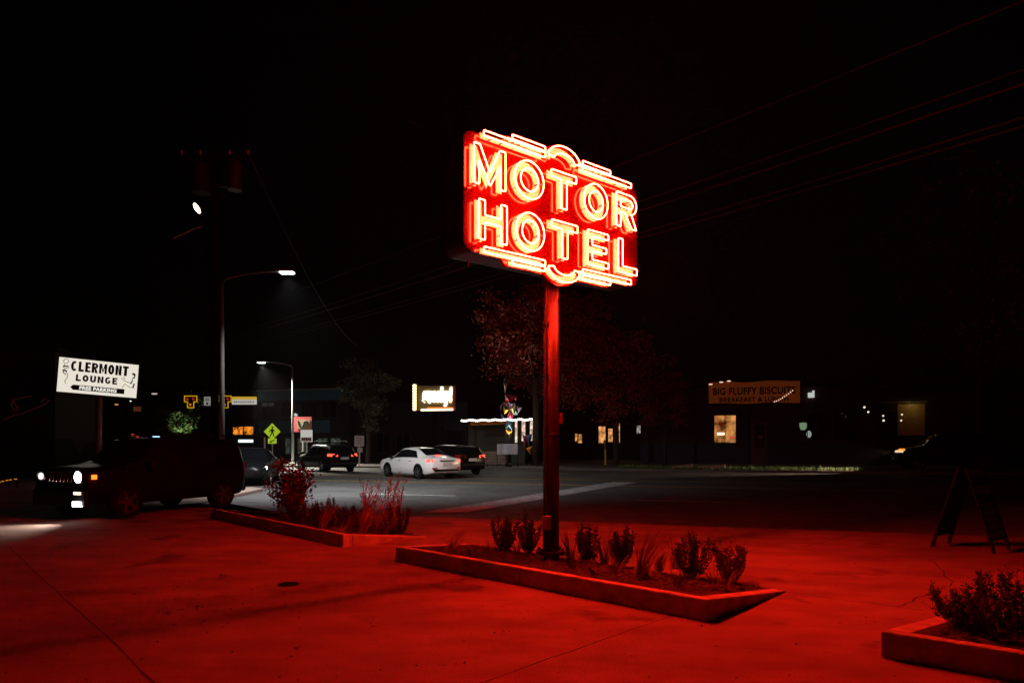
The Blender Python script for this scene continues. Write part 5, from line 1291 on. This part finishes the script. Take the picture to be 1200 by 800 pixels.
for y, m, w_ in ((0.55,emis('rear_red1', (1,0.12,0.08), 0.5),0.22),(-0.1,emis('rear_red2', (1,0.05,0.08), 0.6),0.3),(-0.55,emis('rear_white', (1,0.6,0.45), 0.7),0.18)):
    b = MB(); b.box((-2.47,y,.84),(0.04,w_,0.16)); b.build('rear_lamp', m, fc)
# dark building at the far left with a script sign whose strokes are given a faint glow
bk = building('black building mass at the frame edge with dim script sign', -10, 34, 5.6, 6, 6.2, mat('night_wall', (0.006,0.006,0.006), 0.95), rz=0.25)
b = MB(); M_DIMS = emis('dim_script', (0.5,0.06,0.015), 0.028)
def scr(pts): b.tube([(x+0.9,-0.14,3.2+z) for x, z in pts], 0.03, 6)
scr([(-0.3,-0.5),(0.1,-0.3),(0.5,-0.2),(1.0,0.05),(1.5,0.3),(1.7,0.5),(1.5,0.55),(1.3,0.4)])
scr([(0.1,0.4),(0.3,0.1),(0.2,-0.1),(0.0,0.2),(0.1,0.5),(0.5,0.6),(0.9,0.7)])
b.build('script_lettering', M_DIMS, bk)
# low amber lamps row at the far left
ar = thing('amber_lights', 'low row of small amber lights at the frame edge beyond the SUV', 'lights', W(10,564,24))
b = MB(); pr = [W(x, y, 24)-W(10,564,24) for x, y in ((0,564.5),(4,563.5),(9,562.5),(13,561.8),(19,561))]
b.tube(pr, 0.02, 5); b.build('rail', M_DARKMETAL, ar)
b = MB(); b.tube([pr[2]+Vector((0,0.05,0)), pr[2]+Vector((0,0.05,-0.26))], 0.02, 6); b.tube([pr[4]+Vector((0,0.05,0)), pr[4]+Vector((0,0.05,-0.36))], 0.02, 6); b.build('stake', M_DARKMETAL, ar)
for i, p in enumerate(pr):
    b = MB(); b.box(p+Vector((0,-0.03,0)),(0.07,0.04,0.035)); b.build('amber_lamp', emis('amber_dim', (1,0.35,0.04), 0.5), ar)
# lamp that lights the green tree
fx = W(203,520,58.5)
t = thing('floodlight', 'ground floodlight aimed up at the green lamplit tree', 'floodlight', (fx.x, 58.5, 0.03))
b = MB(); b.box((0,0,0.35),(0.4,0.25,0.3),R=Matrix.Rotation(-0.6,3,'X')); b.build('housing', M_DARKMETAL, t)
b = MB(); b.tube([(0,0,0),(0,0,0.25)],0.05,8); b.build('stand', M_DARKMETAL, t)
lamp('flood_beam', 'SPOT', (0,0.2,0.6), 900, (0.95,1.0,0.75), t, target=(0.0,3.0,4.4), size=1.0, blend=0.8)

# ------------------------------------------------------------------ haze box added for a bloom-like glow round lamps and neon
hb_ = MB(); hb_.box((0,420,11.5),(1240,1000,27))
m = bpy.data.materials.new('added_glow_haze'); m.use_nodes = True; nt = m.node_tree
nt.nodes.remove(nt.nodes['Principled BSDF'])
pv = nt.nodes.new('ShaderNodeVolumePrincipled'); pv.inputs['Color'].default_value = (0.85,0.88,0.9,1); pv.inputs['Density'].default_value = 0.0001; pv.inputs['Anisotropy'].default_value = 0.5
nt.links.new(pv.outputs['Volume'], nt.nodes['Material Output'].inputs['Volume'])
hz = hb_.build('haze', m); hz['kind'] = 'stuff'; hz['label'] = 'thin haze added for a glow round the lamps and the neon sign'
